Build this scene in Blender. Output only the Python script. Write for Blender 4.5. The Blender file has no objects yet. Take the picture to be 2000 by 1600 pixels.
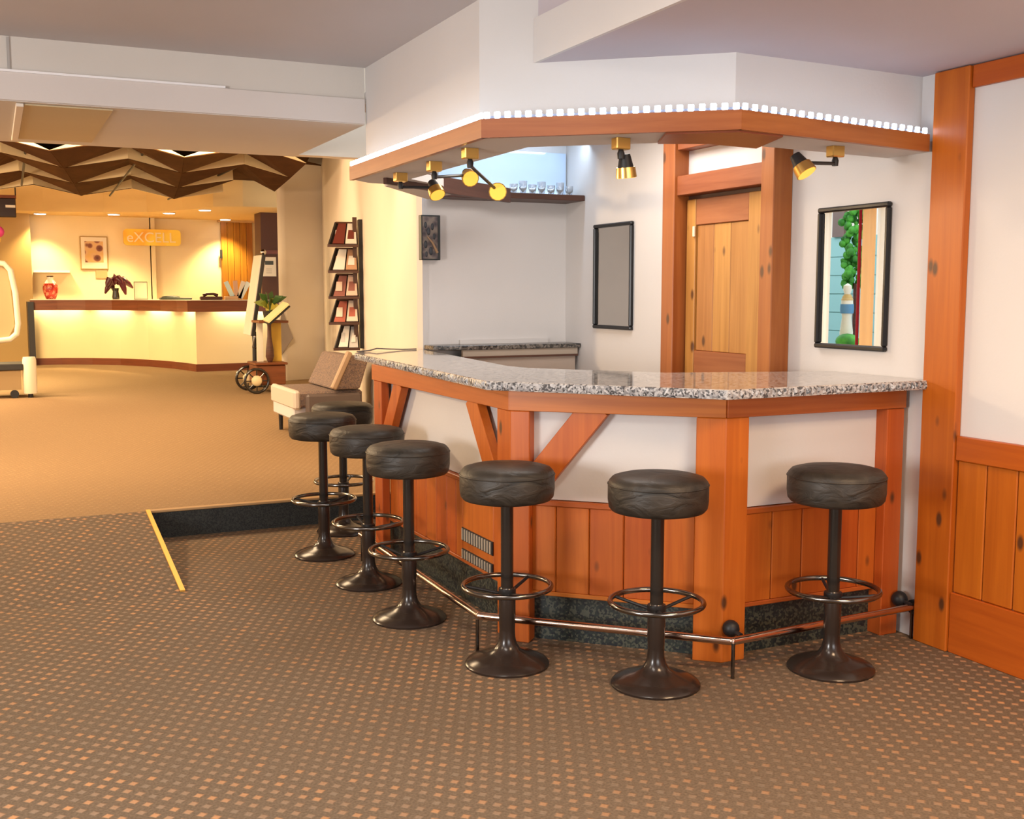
import bpy, bmesh, math, random
from mathutils import Vector, Matrix

random.seed(7)
S = bpy.context.scene
COL = S.collection
PI = math.pi

# ------------------------------------------------------------------ camera
FPX, PITCH, HEAD, EYE = 2150.0, 0.1055, 0.4394, 1.45
cam = bpy.data.cameras.new('camera')
cam.sensor_fit = 'HORIZONTAL'
cam.sensor_width = 36.0
cam.lens = FPX / 2000.0 * 36.0
cam.clip_start = 0.05
cam.clip_end = 200
camo = bpy.data.objects.new('camera', cam)
COL.objects.link(camo)
camo.location = (0, 0, EYE)
camo.rotation_euler = (PI / 2 - PITCH, 0, -HEAD)
S.camera = camo

# ------------------------------------------------------------------ world, exposure
S.view_settings.view_transform = 'Standard'
S.view_settings.look = 'None'
S.view_settings.exposure = -0.05
S.view_settings.gamma = 1.0
S.view_settings.use_curve_mapping = False
S.cycles.use_denoising = True
S.cycles.max_bounces = 8
S.cycles.diffuse_bounces = 4
S.cycles.glossy_bounces = 4
S.cycles.transmission_bounces = 6
S.cycles.sample_clamp_indirect = 6.0
S.cycles.caustics_reflective = False
S.cycles.caustics_refractive = False

world = bpy.data.worlds.new('overcast_sky')
S.world = world
world.use_nodes = True
bg = world.node_tree.nodes['Background']
bg.inputs[0].default_value = (0.80, 0.90, 1.0, 1)
bg.inputs[1].default_value = 2.6


def area(name, loc, rot, sx, sy, power, color, spread=PI):
    l = bpy.data.lights.new(name, 'AREA')
    l.shape = 'RECTANGLE'
    l.size, l.size_y = sx, sy
    l.energy = power
    l.color = color
    l.spread = spread
    o = bpy.data.objects.new(name, l)
    COL.objects.link(o)
    o.location = loc
    o.rotation_euler = rot
    return o


WARM = (1.0, 0.71, 0.42)
DAY = (1.0, 0.965, 0.93)
NEUT = (1.0, 0.90, 0.80)
# daylight through the two lounge windows (left wall and the wall behind the camera)
area('daylight_window_left', (-3.42, 1.6, 1.45), (0, -PI / 2, 0), 1.0, 1.2, 170, DAY)
area('daylight_window_rear', (1.2, -3.42, 1.5), (PI / 2, 0, 0), 3.0, 1.5, 85, DAY)
# unseen fill lights added at the lounge and bar ceilings to brighten them
area('lounge_fill_a', (0.3, 2.2, 2.545), (0, 0, 0), 1.2, 0.6, 34, NEUT)
area('lounge_fill_b', (2.5, 1.5, 2.30), (0, 0, 0), 0.7, 0.6, 56, (1.0, 0.66, 0.38))
area('lounge_fill_c', (-1.6, 3.4, 2.545), (0, 0, 0), 1.2, 0.6, 26, (1.0, 0.78, 0.54))
area('bar_fill', (2.75, 4.9, 2.43), (0, 0, 0), 0.8, 0.9, 25, (1.0, 0.94, 0.88))
# warm unseen fill lights added to brighten the lobby, folds and column
area('lobby_fill_a', (0.6, 9.2, 3.26), (0, 0, 0), 1.6, 1.6, 150, WARM)
area('lobby_fill_d', (1.5, 11.0, 3.2), (math.radians(58), 0, 0), 1.4, 0.5, 170, WARM)
area('lobby_fill_b', (-1.5, 14.5, 2.80), (0, 0, 0), 1.2, 1.6, 330, WARM)
area('lobby_fill_c', (-0.95, 17.6, 2.80), (0, 0, 0), 1.2, 2.4, 340, (1.0, 0.78, 0.40))


def fill_point(name, loc, power, color, r=0.12):
    l = bpy.data.lights.new(name, 'POINT')
    l.energy = power
    l.color = color
    l.shadow_soft_size = r
    o = bpy.data.objects.new(name, l)
    COL.objects.link(o)
    o.location = loc
    return o


# added point fills left of the lobby, out of frame, no fixtures modelled
fill_point('lobby_fill_point_a', (-1.6, 8.2, 2.3), 400, WARM, 0.15)
fill_point('lobby_fill_point_c', (-3.7, 14.9, 2.0), 170, WARM)
fill_point('lobby_fill_point_d', (-3.7, 18.6, 2.0), 110, WARM)


# ------------------------------------------------------------------ placing helpers (pixel ray onto a real plane of the place)
_c, _s = math.cos(PITCH), math.sin(PITCH)
_ch, _sh = math.cos(HEAD), math.sin(HEAD)


def ray(px, py):
    a, b = (px - 1000.0) / FPX, (py - 800.0) / FPX
    Y = -_s * b + _c
    Z = -_c * b - _s
    return Vector((a * _ch + Y * _sh, -a * _sh + Y * _ch, Z))


def onz(px, py, z):
    r = ray(px, py)
    return Vector((0, 0, EYE)) + r * ((z - EYE) / r.z)


def onx(px, py, x):
    r = ray(px, py)
    return Vector((0, 0, EYE)) + r * (x / r.x)


def ony(px, py, y):
    r = ray(px, py)
    return Vector((0, 0, EYE)) + r * (y / r.y)


# ------------------------------------------------------------------ materials
MATS = {}


def mat(name, color=(0.8, 0.8, 0.8), rough=0.5, metal=0.0, spec=0.5, emit=None, estr=0.0):
    if name in MATS:
        return MATS[name]
    m = bpy.data.materials.new(name)
    m.use_nodes = True
    b = m.node_tree.nodes['Principled BSDF']
    b.inputs['Base Color'].default_value = (*color, 1)
    b.inputs['Roughness'].default_value = rough
    b.inputs['Metallic'].default_value = metal
    b.inputs['Specular IOR Level'].default_value = spec
    if emit:
        b.inputs['Emission Color'].default_value = (*emit, 1)
        b.inputs['Emission Strength'].default_value = estr
    MATS[name] = m
    return m


def N(m, t, **kw):
    n = m.node_tree.nodes.new(t)
    for k, v in kw.items():
        setattr(n, k, v)
    return n


def L(m, a, b):
    m.node_tree.links.new(a, b)


def ramp(m, stops):
    n = N(m, 'ShaderNodeValToRGB')
    e = n.color_ramp.elements
    while len(e) < len(stops):
        e.new(0.5)
    for i, (p, c) in enumerate(stops):
        e[i].position = p
        e[i].color = (*c, 1)
    return n


def mixc(m, fac, a, b, mode='MIX'):
    n = N(m, 'ShaderNodeMix', data_type='RGBA', blend_type=mode)
    if isinstance(fac, float):
        n.inputs[0].default_value = fac
    else:
        L(m, fac, n.inputs[0])
    for i, v in ((6, a), (7, b)):
        if isinstance(v, tuple):
            n.inputs[i].default_value = (*v, 1)
        else:
            L(m, v, n.inputs[i])
    return n.outputs[2]


def math_node(m, op, a, b=None):
    n = N(m, 'ShaderNodeMath', operation=op)
    for i, v in ((0, a), (1, b)):
        if v is None:
            continue
        if isinstance(v, (int, float)):
            n.inputs[i].default_value = v
        else:
            L(m, v, n.inputs[i])
    return n.outputs[0]


def coords(m, scale, rotz=0.0):
    t = N(m, 'ShaderNodeTexCoord')
    mp = N(m, 'ShaderNodeMapping')
    mp.inputs['Scale'].default_value = scale
    mp.inputs['Rotation'].default_value = (0, 0, rotz)
    L(m, t.outputs['Object'], mp.inputs['Vector'])
    return mp.outputs['Vector']


def bump(m, height, strength, dist=0.01):
    b = N(m, 'ShaderNodeBump')
    b.inputs['Strength'].default_value = strength
    b.inputs['Distance'].default_value = dist
    L(m, height, b.inputs['Height'])
    L(m, b.outputs[0], m.node_tree.nodes['Principled BSDF'].inputs['Normal'])


def plaster(name, color, var=0.03):
    m = mat(name, color, 0.75, spec=0.25)
    n = N(m, 'ShaderNodeTexNoise')
    n.inputs['Scale'].default_value = 1.3
    n.inputs['Detail'].default_value = 3
    L(m, coords(m, (1, 1, 1)), n.inputs['Vector'])
    r = ramp(m, [(0.3, tuple(c * (1 - var) for c in color)), (0.7, tuple(min(1, c * (1 + var)) for c in color))])
    L(m, n.outputs[0], r.inputs[0])
    L(m, r.outputs[0], m.node_tree.nodes['Principled BSDF'].inputs['Base Color'])
    n2 = N(m, 'ShaderNodeTexNoise')
    n2.inputs['Scale'].default_value = 90
    L(m, coords(m, (1, 1, 1)), n2.inputs['Vector'])
    bump(m, n2.outputs[0], 0.12, 0.003)
    return m


def wood(name, dark, light, grain='z', rough=0.38, knots=True, knot=(0.10, 0.035, 0.012)):
    m = mat(name, light, rough, spec=0.4)
    sc = {'z': (22, 22, 1.1), 'h': (1.6, 1.6, 30), 'x': (1.2, 22, 22), 'y': (22, 1.2, 22)}[grain]
    n = N(m, 'ShaderNodeTexNoise')
    n.inputs['Scale'].default_value = 1.0
    n.inputs['Detail'].default_value = 5
    n.inputs['Roughness'].default_value = 0.6
    n.inputs['Distortion'].default_value = 0.6
    L(m, coords(m, sc), n.inputs['Vector'])
    r = ramp(m, [(0.28, dark), (0.5, tuple((a + b) / 2 for a, b in zip(dark, light))), (0.72, light)])
    L(m, n.outputs[0], r.inputs[0])
    col = r.outputs[0]
    oi = N(m, 'ShaderNodeObjectInfo')
    hsv = N(m, 'ShaderNodeHueSaturation')
    L(m, math_node(m, 'ADD', math_node(m, 'MULTIPLY', oi.outputs['Random'], 0.2), 0.9), hsv.inputs['Value'])
    L(m, math_node(m, 'ADD', math_node(m, 'MULTIPLY', oi.outputs['Random'], 0.012), 0.494), hsv.inputs['Hue'])
    L(m, col, hsv.inputs['Color'])
    col = hsv.outputs[0]
    if knots:
        v = N(m, 'ShaderNodeTexVoronoi')
        v.inputs['Scale'].default_value = 1.0
        ks = {'z': (9.0, 9.0, 4.4), 'h': (3.4, 3.4, 7), 'x': (3.4, 6, 6), 'y': (6, 3.4, 6)}[grain]
        L(m, coords(m, ks), v.inputs['Vector'])
        kr = ramp(m, [(0.085, (1, 1, 1)), (0.17, (0, 0, 0))])
        L(m, v.outputs['Distance'], kr.inputs[0])
        col = mixc(m, kr.outputs[0], col, knot)
    L(m, col, m.node_tree.nodes['Principled BSDF'].inputs['Base Color'])
    bump(m, n.outputs[0], 0.08, 0.002)
    return m


def carpet(name, base, base2, dot_a, dot_b, dotfac):
    m = mat(name, base, 0.95, spec=0.1)
    v = coords(m, (1, 1, 1), PI / 4)
    # rows laid diagonally, one woven tuft per 4.6 cm cell, alternate rows shifted
    sp = N(m, 'ShaderNodeSeparateXYZ')
    L(m, v, sp.inputs[0])
    yy = math_node(m, 'DIVIDE', sp.outputs['Y'], 0.048)
    row = math_node(m, 'FLOOR', yy)
    sh = math_node(m, 'MULTIPLY', row, 0.37)
    xx = math_node(m, 'ADD', math_node(m, 'DIVIDE', sp.outputs['X'], 0.046), sh)
    cell = N(m, 'ShaderNodeCombineXYZ')
    L(m, math_node(m, 'FLOOR', xx), cell.inputs[0])
    L(m, row, cell.inputs[1])
    wn = N(m, 'ShaderNodeTexWhiteNoise', noise_dimensions='2D')
    L(m, cell.outputs[0], wn.inputs['Vector'])
    fx = math_node(m, 'ABSOLUTE', math_node(m, 'SUBTRACT', math_node(m, 'FRACT', xx), 0.5))
    fy = math_node(m, 'ABSOLUTE', math_node(m, 'SUBTRACT', math_node(m, 'FRACT', yy), 0.5))
    d = math_node(m, 'MAXIMUM', math_node(m, 'MULTIPLY', fx, 0.92), fy)
    mask = ramp(m, [(0.16, (1, 1, 1)), (0.27, (0, 0, 0))])
    L(m, d, mask.inputs[0])
    n = N(m, 'ShaderNodeTexNoise')
    n.inputs['Scale'].default_value = 120
    n.inputs['Detail'].default_value = 3
    L(m, coords(m, (1, 1, 1)), n.inputs['Vector'])
    br = ramp(m, [(0.3, base), (0.7, base2)])
    L(m, n.outputs[0], br.inputs[0])
    dr = ramp(m, [(0.0, dot_a), (0.5, tuple((p + q) / 2 for p, q in zip(dot_a, dot_b))), (1.0, dot_b)])
    L(m, wn.outputs['Value'], dr.inputs[0])
    tuft_noise = N(m, 'ShaderNodeTexNoise')  # broad noise varies how strongly the tufts show
    tuft_noise.inputs['Scale'].default_value = 0.55
    L(m, coords(m, (1, 1, 1)), tuft_noise.inputs['Vector'])
    wr_ = ramp(m, [(0.36, (0.40, 0.40, 0.40)), (0.60, (1, 1, 1))])
    L(m, tuft_noise.outputs[0], wr_.inputs[0])
    fac = math_node(m, 'MULTIPLY', math_node(m, 'MULTIPLY', mask.outputs[0], wr_.outputs[0]), math_node(m, 'ADD', math_node(m, 'MULTIPLY', wn.outputs['Value'], 0.4), dotfac))
    col = mixc(m, fac, br.outputs[0], dr.outputs[0])
    L(m, col, m.node_tree.nodes['Principled BSDF'].inputs['Base Color'])
    h = math_node(m, 'ADD', math_node(m, 'MULTIPLY', n.outputs[0], 0.5), mask.outputs[0])
    bump(m, h, 0.5, 0.004)
    return m


def granite(name, a, b, c, rough, scale=60):
    m = mat(name, a, rough, spec=0.6)
    v = N(m, 'ShaderNodeTexVoronoi')
    v.inputs['Scale'].default_value = scale
    L(m, coords(m, (1, 1, 1)), v.inputs['Vector'])
    hs = N(m, 'ShaderNodeSeparateColor')
    L(m, v.outputs['Color'], hs.inputs[0])
    r = ramp(m, [(0.0, c), (0.25, c), (0.3, a), (0.62, a), (0.68, b), (1.0, b)])
    L(m, hs.outputs[0], r.inputs[0])
    L(m, r.outputs[0], m.node_tree.nodes['Principled BSDF'].inputs['Base Color'])
    return m


PAINT = plaster('white_paint', (0.67, 0.645, 0.63))
PAINT_W = plaster('cream_lobby_paint', (0.76, 0.68, 0.57))
CEIL = plaster('ceiling_paint', (0.56, 0.53, 0.53))
CEIL_LOW = plaster('low_ceiling_paint', (0.56, 0.51, 0.55))
CEIL_LOB = plaster('lobby_ceiling_paint', (0.62, 0.47, 0.28))
PINE = wood('orange_pine_upright', (0.40, 0.080, 0.010), (0.55, 0.135, 0.018), 'z')
PINE_H = wood('orange_pine_level', (0.40, 0.095, 0.015), (0.54, 0.150, 0.026), 'h', knots=False)
PINE_POST = wood('brown_pine_post', (0.30, 0.085, 0.018), (0.43, 0.145, 0.034), 'z')
PINE_FASC = wood('brown_pine_fascia', (0.31, 0.088, 0.022), (0.44, 0.150, 0.042), 'h', knots=False)
PINE_DOOR = wood('honey_pine_door', (0.34, 0.135, 0.030), (0.50, 0.225, 0.058), 'z')
PINE_RED = wood('red_pine_rail', (0.24, 0.062, 0.022), (0.34, 0.105, 0.040), 'h', knots=False)
PINE_WALL = wood('amber_pine_wall', (0.38, 0.082, 0.006), (0.51, 0.128, 0.010), 'z')
PINE_WALL_H = wood('amber_pine_rail', (0.38, 0.075, 0.006), (0.49, 0.110, 0.009), 'h', knots=False)
DARKWOOD = wood('dark_brown_wood', (0.055, 0.022, 0.015), (0.11, 0.045, 0.03), 'h', knots=False, rough=0.45)
MAHOG = wood('mahogany_trim', (0.13, 0.035, 0.012), (0.22, 0.065, 0.022), 'h', knots=False, rough=0.4)
CARPET = carpet('tufted_carpet', (0.125, 0.092, 0.062), (0.190, 0.140, 0.098), (0.42, 0.33, 0.25), (0.72, 0.36, 0.16), 0.34)
CARPET_L = carpet('lobby_carpet', (0.24, 0.155, 0.080), (0.32, 0.21, 0.115), (0.36, 0.24, 0.13), (0.40, 0.27, 0.14), 0.2)
GRANITE = granite('speckled_granite', (0.46, 0.43, 0.40), (0.60, 0.56, 0.52), (0.12, 0.11, 0.11), 0.06, 110)
GRANITE_E = granite('granite_chipped_edge', (0.30, 0.30, 0.31), (0.50, 0.50, 0.51), (0.07, 0.07, 0.075), 0.35, 130)
PLINTH = granite('dark_green_plinth', (0.018, 0.026, 0.024), (0.07, 0.075, 0.055), (0.010, 0.014, 0.018), 0.4, 120)
RISER = granite('dark_riser_carpet', (0.020, 0.022, 0.020), (0.032, 0.034, 0.030), (0.012, 0.013, 0.013), 0.9, 160)
VINYL = mat('black_vinyl', (0.038, 0.032, 0.028), 0.5, spec=0.45)
_n = N(VINYL, 'ShaderNodeTexNoise')
_n.inputs['Scale'].default_value = 9
_n.inputs['Detail'].default_value = 4
_n.inputs['Distortion'].default_value = 1.2
L(VINYL, coords(VINYL, (1, 1, 2.2)), _n.inputs['Vector'])
bump(VINYL, _n.outputs[0], 0.55, 0.012)
_r = ramp(VINYL, [(0.3, (0.014, 0.012, 0.009)), (0.7, (0.044, 0.035, 0.026))])
L(VINYL, _n.outputs[0], _r.inputs[0])
L(VINYL, _r.outputs[0], VINYL.node_tree.nodes['Principled BSDF'].inputs['Base Color'])
BLACKM = mat('black_enamel', (0.018, 0.015, 0.013), 0.18, spec=0.6)
BROWNM = mat('dark_bronze_enamel', (0.028, 0.019, 0.015), 0.22, spec=0.5)
STEEL = mat('dark_steel', (0.20, 0.19, 0.18), 0.18, 1.0)
CHROME = mat('polished_steel', (0.70, 0.66, 0.62), 0.12, 1.0)
COPPER = mat('polished_foot_rail', (0.62, 0.45, 0.36), 0.16, 1.0)
BRASS = mat('brass', (0.70, 0.44, 0.13), 0.28, 1.0)
BRASS_EDGE = mat('brass_nosing', (0.75, 0.43, 0.08), 0.4, 0.5)
IRON = mat('black_iron', (0.015, 0.015, 0.017), 0.45, spec=0.4)
FRAME = mat('black_gloss_frame', (0.010, 0.010, 0.012), 0.32, spec=0.4)
MIRROR = mat('mirror_glass', (0.92, 0.93, 0.92), 0.0, 1.0)
WHITE = mat('white_gloss', (0.85, 0.85, 0.84), 0.3)
CREAM = mat('cream_fabric', (0.90, 0.79, 0.54), 0.8, spec=0.15)
BROWNP = wood('brown_ceiling_panel', (0.060, 0.027, 0.011), (0.10, 0.046, 0.018), 'h', knots=False, rough=0.9)
BROWNP.node_tree.nodes['Principled BSDF'].inputs['Specular IOR Level'].default_value = 0.05
LEDM = mat('led_diode', (0.9, 0.95, 1), 0.4, emit=(0.62, 0.80, 1.0), estr=10)
BULB = mat('amber_lamp_face', (0.85, 0.5, 0.06), 0.4, emit=(1.0, 0.55, 0.08), estr=0.9)
DOWN = mat('downlight_lens', (1, 1, 1), 0.4, emit=(1.0, 0.93, 0.88), estr=14)
TUBE = mat('desk_strip_light', (1, 1, 1), 0.4, emit=(1.0, 0.84, 0.50), estr=45)


# ------------------------------------------------------------------ mesh helpers
class Thing:
    """An Empty at a thing's base; parts are added in room coordinates."""

    def __init__(self, name, label, cat, loc=(0, 0, 0), group=None, kind=None):
        self.o = bpy.data.objects.new(name, None)
        self.o.empty_display_size = 0.05
        COL.objects.link(self.o)
        self.loc = Vector(loc)
        self.o.location = loc
        self.o['label'] = label
        if cat:
            self.o['category'] = cat
        if group:
            self.o['group'] = group
        if kind:
            self.o['kind'] = kind

    def add(self, name, bm, m, parent=None, smooth=False, label=None):
        bmesh.ops.translate(bm, verts=bm.verts, vec=-self.loc)
        o = mk(name, bm, m, smooth)
        o.parent = parent if parent else self.o
        if label:
            o['label'] = label
        return o


def mk(name, bm, m, smooth=False):
    bmesh.ops.recalc_face_normals(bm, faces=bm.faces)
    me = bpy.data.meshes.new(name)
    bm.to_mesh(me)
    bm.free()
    if smooth:
        for p in me.polygons:
            p.use_smooth = True
        try:
            me.set_sharp_from_angle(angle=math.radians(40))
        except Exception:
            pass
    me.materials.append(m)
    o = bpy.data.objects.new(name, me)
    COL.objects.link(o)
    return o


def one(name, bm, m, label, cat=None, kind=None, group=None, smooth=False):
    """A thing (or a piece of the setting) that is one mesh, built in room coordinates; origin moved to its base."""
    bmesh.ops.recalc_face_normals(bm, faces=bm.faces)
    xs = [v.co for v in bm.verts]
    c = Vector((sum(v.x for v in xs) / len(xs), sum(v.y for v in xs) / len(xs), min(v.z for v in xs)))
    if kind == 'structure':
        c = Vector((0, 0, 0))
    bmesh.ops.translate(bm, verts=bm.verts, vec=-c)
    o = mk(name, bm, m, smooth)
    o.location = c
    o['label'] = label
    if cat:
        o['category'] = cat
    if kind:
        o['kind'] = kind
    if group:
        o['group'] = group
    return o


def child(parent, name, bm, m, smooth=False, label=None):
    """A part of a structure mesh whose origin is the world origin."""
    bmesh.ops.translate(bm, verts=bm.verts, vec=-parent.location)
    o = mk(name, bm, m, smooth)
    o.parent = parent
    if label:
        o['label'] = label
    return o


def bevel(bm, w, seg=2):
    if w > 0:
        bmesh.ops.bevel(bm, geom=list(bm.edges), offset=w, segments=seg, affect='EDGES', profile=0.5)
    return bm


def box(x0, x1, y0, y1, z0, z1, bv=0.0, bm=None):
    b = bmesh.new()
    bmesh.ops.create_cube(b, size=1)
    bmesh.ops.scale(b, verts=b.verts, vec=(abs(x1 - x0), abs(y1 - y0), abs(z1 - z0)))
    bmesh.ops.translate(b, verts=b.verts, vec=((x0 + x1) / 2, (y0 + y1) / 2, (z0 + z1) / 2))
    bevel(b, bv, 1)
    return join(bm, b)


def join(bm, b):
    if bm is None:
        return b
    me = bpy.data.meshes.new('tmp')
    b.to_mesh(me)
    b.free()
    bm.from_mesh(me)
    bpy.data.meshes.remove(me)
    return bm


def prism(poly, z0, z1, bv=0.0, bm=None):
    b = bmesh.new()
    lo = [b.verts.new((p[0], p[1], z0)) for p in poly]
    hi = [b.verts.new((p[0], p[1], z1)) for p in poly]
    n = len(poly)
    b.faces.new(lo[::-1])
    b.faces.new(hi)
    for i in range(n):
        b.faces.new((lo[i], lo[(i + 1) % n], hi[(i + 1) % n], hi[i]))
    bmesh.ops.recalc_face_normals(b, faces=b.faces)
    bevel(b, bv, 1)
    return join(bm, b)


def obox(p, q, s0, s1, n0, n1, z0, z1, bv=0.0, bm=None):
    """Box along plan line p->q: s0..s1 metres along, n0..n1 to its LEFT, z0..z1."""
    p, q = Vector(p[:2]), Vector(q[:2])
    d = (q - p).normalized()
    n = Vector((-d.y, d.x))
    poly = [p + d * s0 + n * n0, p + d * s1 + n * n0, p + d * s1 + n * n1, p + d * s0 + n * n1]
    return prism(poly, z0, z1, bv, bm)


def beam(a, b_, w, h, up=(0, 0, 1), bv=0.0, bm=None):
    """Box from a to b with width w (across) and h (along up)."""
    a, b_ = Vector(a), Vector(b_)
    d = (b_ - a)
    ln = d.length
    d.normalize()
    up = Vector(up)
    sd = d.cross(up).normalized()
    u = sd.cross(d).normalized()
    b = bmesh.new()
    bmesh.ops.create_cube(b, size=1)
    bmesh.ops.scale(b, verts=b.verts, vec=(w, h, ln))
    M = Matrix((sd, u, d)).transposed().to_4x4()
    M.translation = (a + b_) / 2
    bevel(b, bv, 1)
    bmesh.ops.transform(b, matrix=M, verts=b.verts)
    return join(bm, b)


def lathe(prof, c=(0, 0, 0), seg=40, bm=None):
    b = bmesh.new()
    rings = []
    for r, z in prof:
        if r < 1e-5:
            rings.append([b.verts.new((c[0], c[1], c[2] + z))])
        else:
            rings.append([b.verts.new((c[0] + r * math.cos(2 * PI * i / seg), c[1] + r * math.sin(2 * PI * i / seg), c[2] + z)) for i in range(seg)])
    for A, B in zip(rings, rings[1:]):
        for i in range(seg):
            j = (i + 1) % seg
            if len(A) == 1 and len(B) == 1:
                continue
            if len(A) == 1:
                b.faces.new((A[0], B[i], B[j]))
            elif len(B) == 1:
                b.faces.new((A[i], A[j], B[0]))
            else:
                b.faces.new((A[i], A[j], B[j], B[i]))
    if len(rings[0]) > 1:
        b.faces.new(rings[0][::-1])
    if len(rings[-1]) > 1:
        b.faces.new(rings[-1])
    return join(bm, b)


def tube(pts, r, seg=12, closed=False, bm=None):
    pts = [Vector(p) for p in pts]
    n = len(pts)
    b = bmesh.new()
    rings = []
    up0 = None
    for i, p in enumerate(pts):
        if closed:
            d = pts[(i + 1) % n] - pts[i - 1]
        else:
            d = pts[min(i + 1, n - 1)] - pts[max(i - 1, 0)]
        d.normalize()
        if up0 is None:
            up0 = Vector((0, 0, 1)) if abs(d.z) < 0.9 else Vector((1, 0, 0))
        s_ = d.cross(up0)
        if s_.length < 1e-4:
            s_ = d.cross(Vector((0.3, 1, 0)))
        s_.normalize()
        u = s_.cross(d).normalized()
        up0 = u
        rr = r[i] if isinstance(r, (list, tuple)) else r
        rings.append([b.verts.new(p + (s_ * math.cos(2 * PI * k / seg) + u * math.sin(2 * PI * k / seg)) * rr) for k in range(seg)])
    for i in range(n if closed else n - 1):
        A, B = rings[i], rings[(i + 1) % n]
        for k in range(seg):
            j = (k + 1) % seg
            b.faces.new((A[k], A[j], B[j], B[k]))
    if not closed:
        b.faces.new(rings[0][::-1])
        b.faces.new(rings[-1])
    return join(bm, b)


def ring(c, R, r, seg=40, tseg=10, bm=None):
    return tube([(c[0] + R * math.cos(2 * PI * i / seg), c[1] + R * math.sin(2 * PI * i / seg), c[2]) for i in range(seg)], r, tseg, True, bm)


def ball(c, r, sx=1, sy=1, sz=1, bm=None, seg=16):
    b = bmesh.new()
    bmesh.ops.create_uvsphere(b, u_segments=seg, v_segments=max(6, seg // 2), radius=r)
    bmesh.ops.scale(b, verts=b.verts, vec=(sx, sy, sz))
    bmesh.ops.translate(b, verts=b.verts, vec=c)
    return join(bm, b)


def sheet(verts, faces, thick=0.0, bm=None):
    b = bmesh.new()
    vs = [b.verts.new(v) for v in verts]
    for f in faces:
        b.faces.new([vs[i] for i in f])
    if thick:
        bmesh.ops.recalc_face_normals(b, faces=b.faces)
        bmesh.ops.solidify(b, geom=list(b.faces), thickness=thick)
    return join(bm, b)


def text_bm(body, size, depth):
    cu = bpy.data.curves.new('lettering_curve', 'FONT')
    cu.body = body
    cu.size = size
    cu.extrude = depth
    cu.align_x = 'CENTER'
    cu.align_y = 'CENTER'
    o = bpy.data.objects.new('lettering_tmp', cu)
    COL.objects.link(o)
    dg = bpy.context.evaluated_depsgraph_get()
    me = bpy.data.meshes.new_from_object(o.evaluated_get(dg))
    b = bmesh.new()
    b.from_mesh(me)
    bpy.data.meshes.remove(me)
    bpy.data.objects.remove(o)
    bpy.data.curves.remove(cu)
    return b


def copy_tree(o, parent=None):
    c = o.copy()
    COL.objects.link(c)
    if parent is not None:
        c.parent = parent
    for ch in list(o.children):
        copy_tree(ch, c)
    return c


# ------------------------------------------------------------------ plan constants
XW = 3.472            # plane of the right wall
YB = 6.545            # back wall of the bar
ZU = 0.166            # raised lobby floor
ZLOW, ZHIGH, ZLOB = 2.325, 2.575, 3.5
ZSOF = 2.015          # underside of the bar canopy
YSTEP = 6.72
XRAMP = 0.79

# ================================================================== SETTING
one('floor', prism([(-3.6, -3.6), (XW, -3.6), (XW, YB), (2.455, YB), (2.455, YSTEP), (-3.6, YSTEP)], -0.12, 0.0), CARPET,
    'brown tufted carpet of the lounge around the bar', kind='structure')
lob = one('floor_lobby', prism([(-4.2, YSTEP), (2.49, YSTEP), (4.62, 16.9), (5.8, 17.2), (5.8, 24.2), (-4.2, 24.2)], -0.12, ZU), CARPET_L,
          'golden brown carpet of the raised lobby floor', kind='structure')
# riser face of the step
child(lob, 'riser', box(XRAMP + 0.002, 2.45, YSTEP - 0.014, YSTEP - 0.001, 0.0, ZU - 0.012), RISER, label='dark carpeted riser of the step')
child(lob, 'step_nosing', box(XRAMP + 0.002, 2.45, YSTEP - 0.022, YSTEP + 0.03, ZU - 0.011, ZU + 0.004, 0.003), mat('tan_nosing', (0.40, 0.24, 0.10), 0.6), label='tan nosing along the step edge')
YR0 = 5.43
rampo = one('floor_ramp', sheet([(-3.6, YR0, 0.001), (XRAMP, YR0, 0.001), (XRAMP, YSTEP - 0.002, ZU), (-3.6, YSTEP - 0.002, ZU), (-3.6, YR0, -0.02), (XRAMP, YR0, -0.02), (XRAMP, YSTEP - 0.002, -0.02), (-3.6, YSTEP - 0.002, -0.02)],
            [(0, 1, 2, 3), (4, 5, 6, 7), (0, 1, 5, 4), (1, 2, 6, 5), (2, 3, 7, 6), (3, 0, 4, 7)]), CARPET,
            'carpeted ramp rising to the lobby at the left', kind='structure')
child(rampo, 'edge_strip', beam((XRAMP - 0.012, YR0, 0.003), (XRAMP - 0.012, YSTEP, ZU + 0.004), 0.024, 0.012), BRASS_EDGE, label='brass edge strip of the ramp')

# right wall, plain plaster
wr = one('wall_right', box(XW, XW + 0.15, -3.6, YB + 0.15, 0, 2.8), PAINT, 'white plaster wall at the right behind the bar', kind='structure')
one('wall_back', box(2.455, XW, YB, YB + 0.1, 0, 2.8), PAINT, 'white plaster wall at the back of the bar', kind='structure')
W1A, W1B = (2.455, YB), (4.52, 16.3)
one('wall_lobby_right', prism([W1A, (2.50, YB + 0.0), (2.62, YB + 0.4), (4.70, 16.4), W1B], 0, ZLOB), PAINT_W, 'warm lit plaster wall running back beside the lobby', kind='structure')
one('wall_left', prism([(-3.6, -3.6), (-3.45, -3.6), (-3.45, 0.8), (-3.6, 0.8)], 0, 2.8, bm=prism([(-3.6, 2.4), (-3.45, 2.4), (-3.45, YSTEP), (-3.6, YSTEP)], 0, 2.8,
    bm=box(-3.6, -3.45, 0.8, 2.4, 0, 0.75, bm=box(-3.6, -3.45, 0.8, 2.4, 2.15, 2.8)))), PAINT, 'lounge wall with a window, left of the camera', kind='structure')
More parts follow.
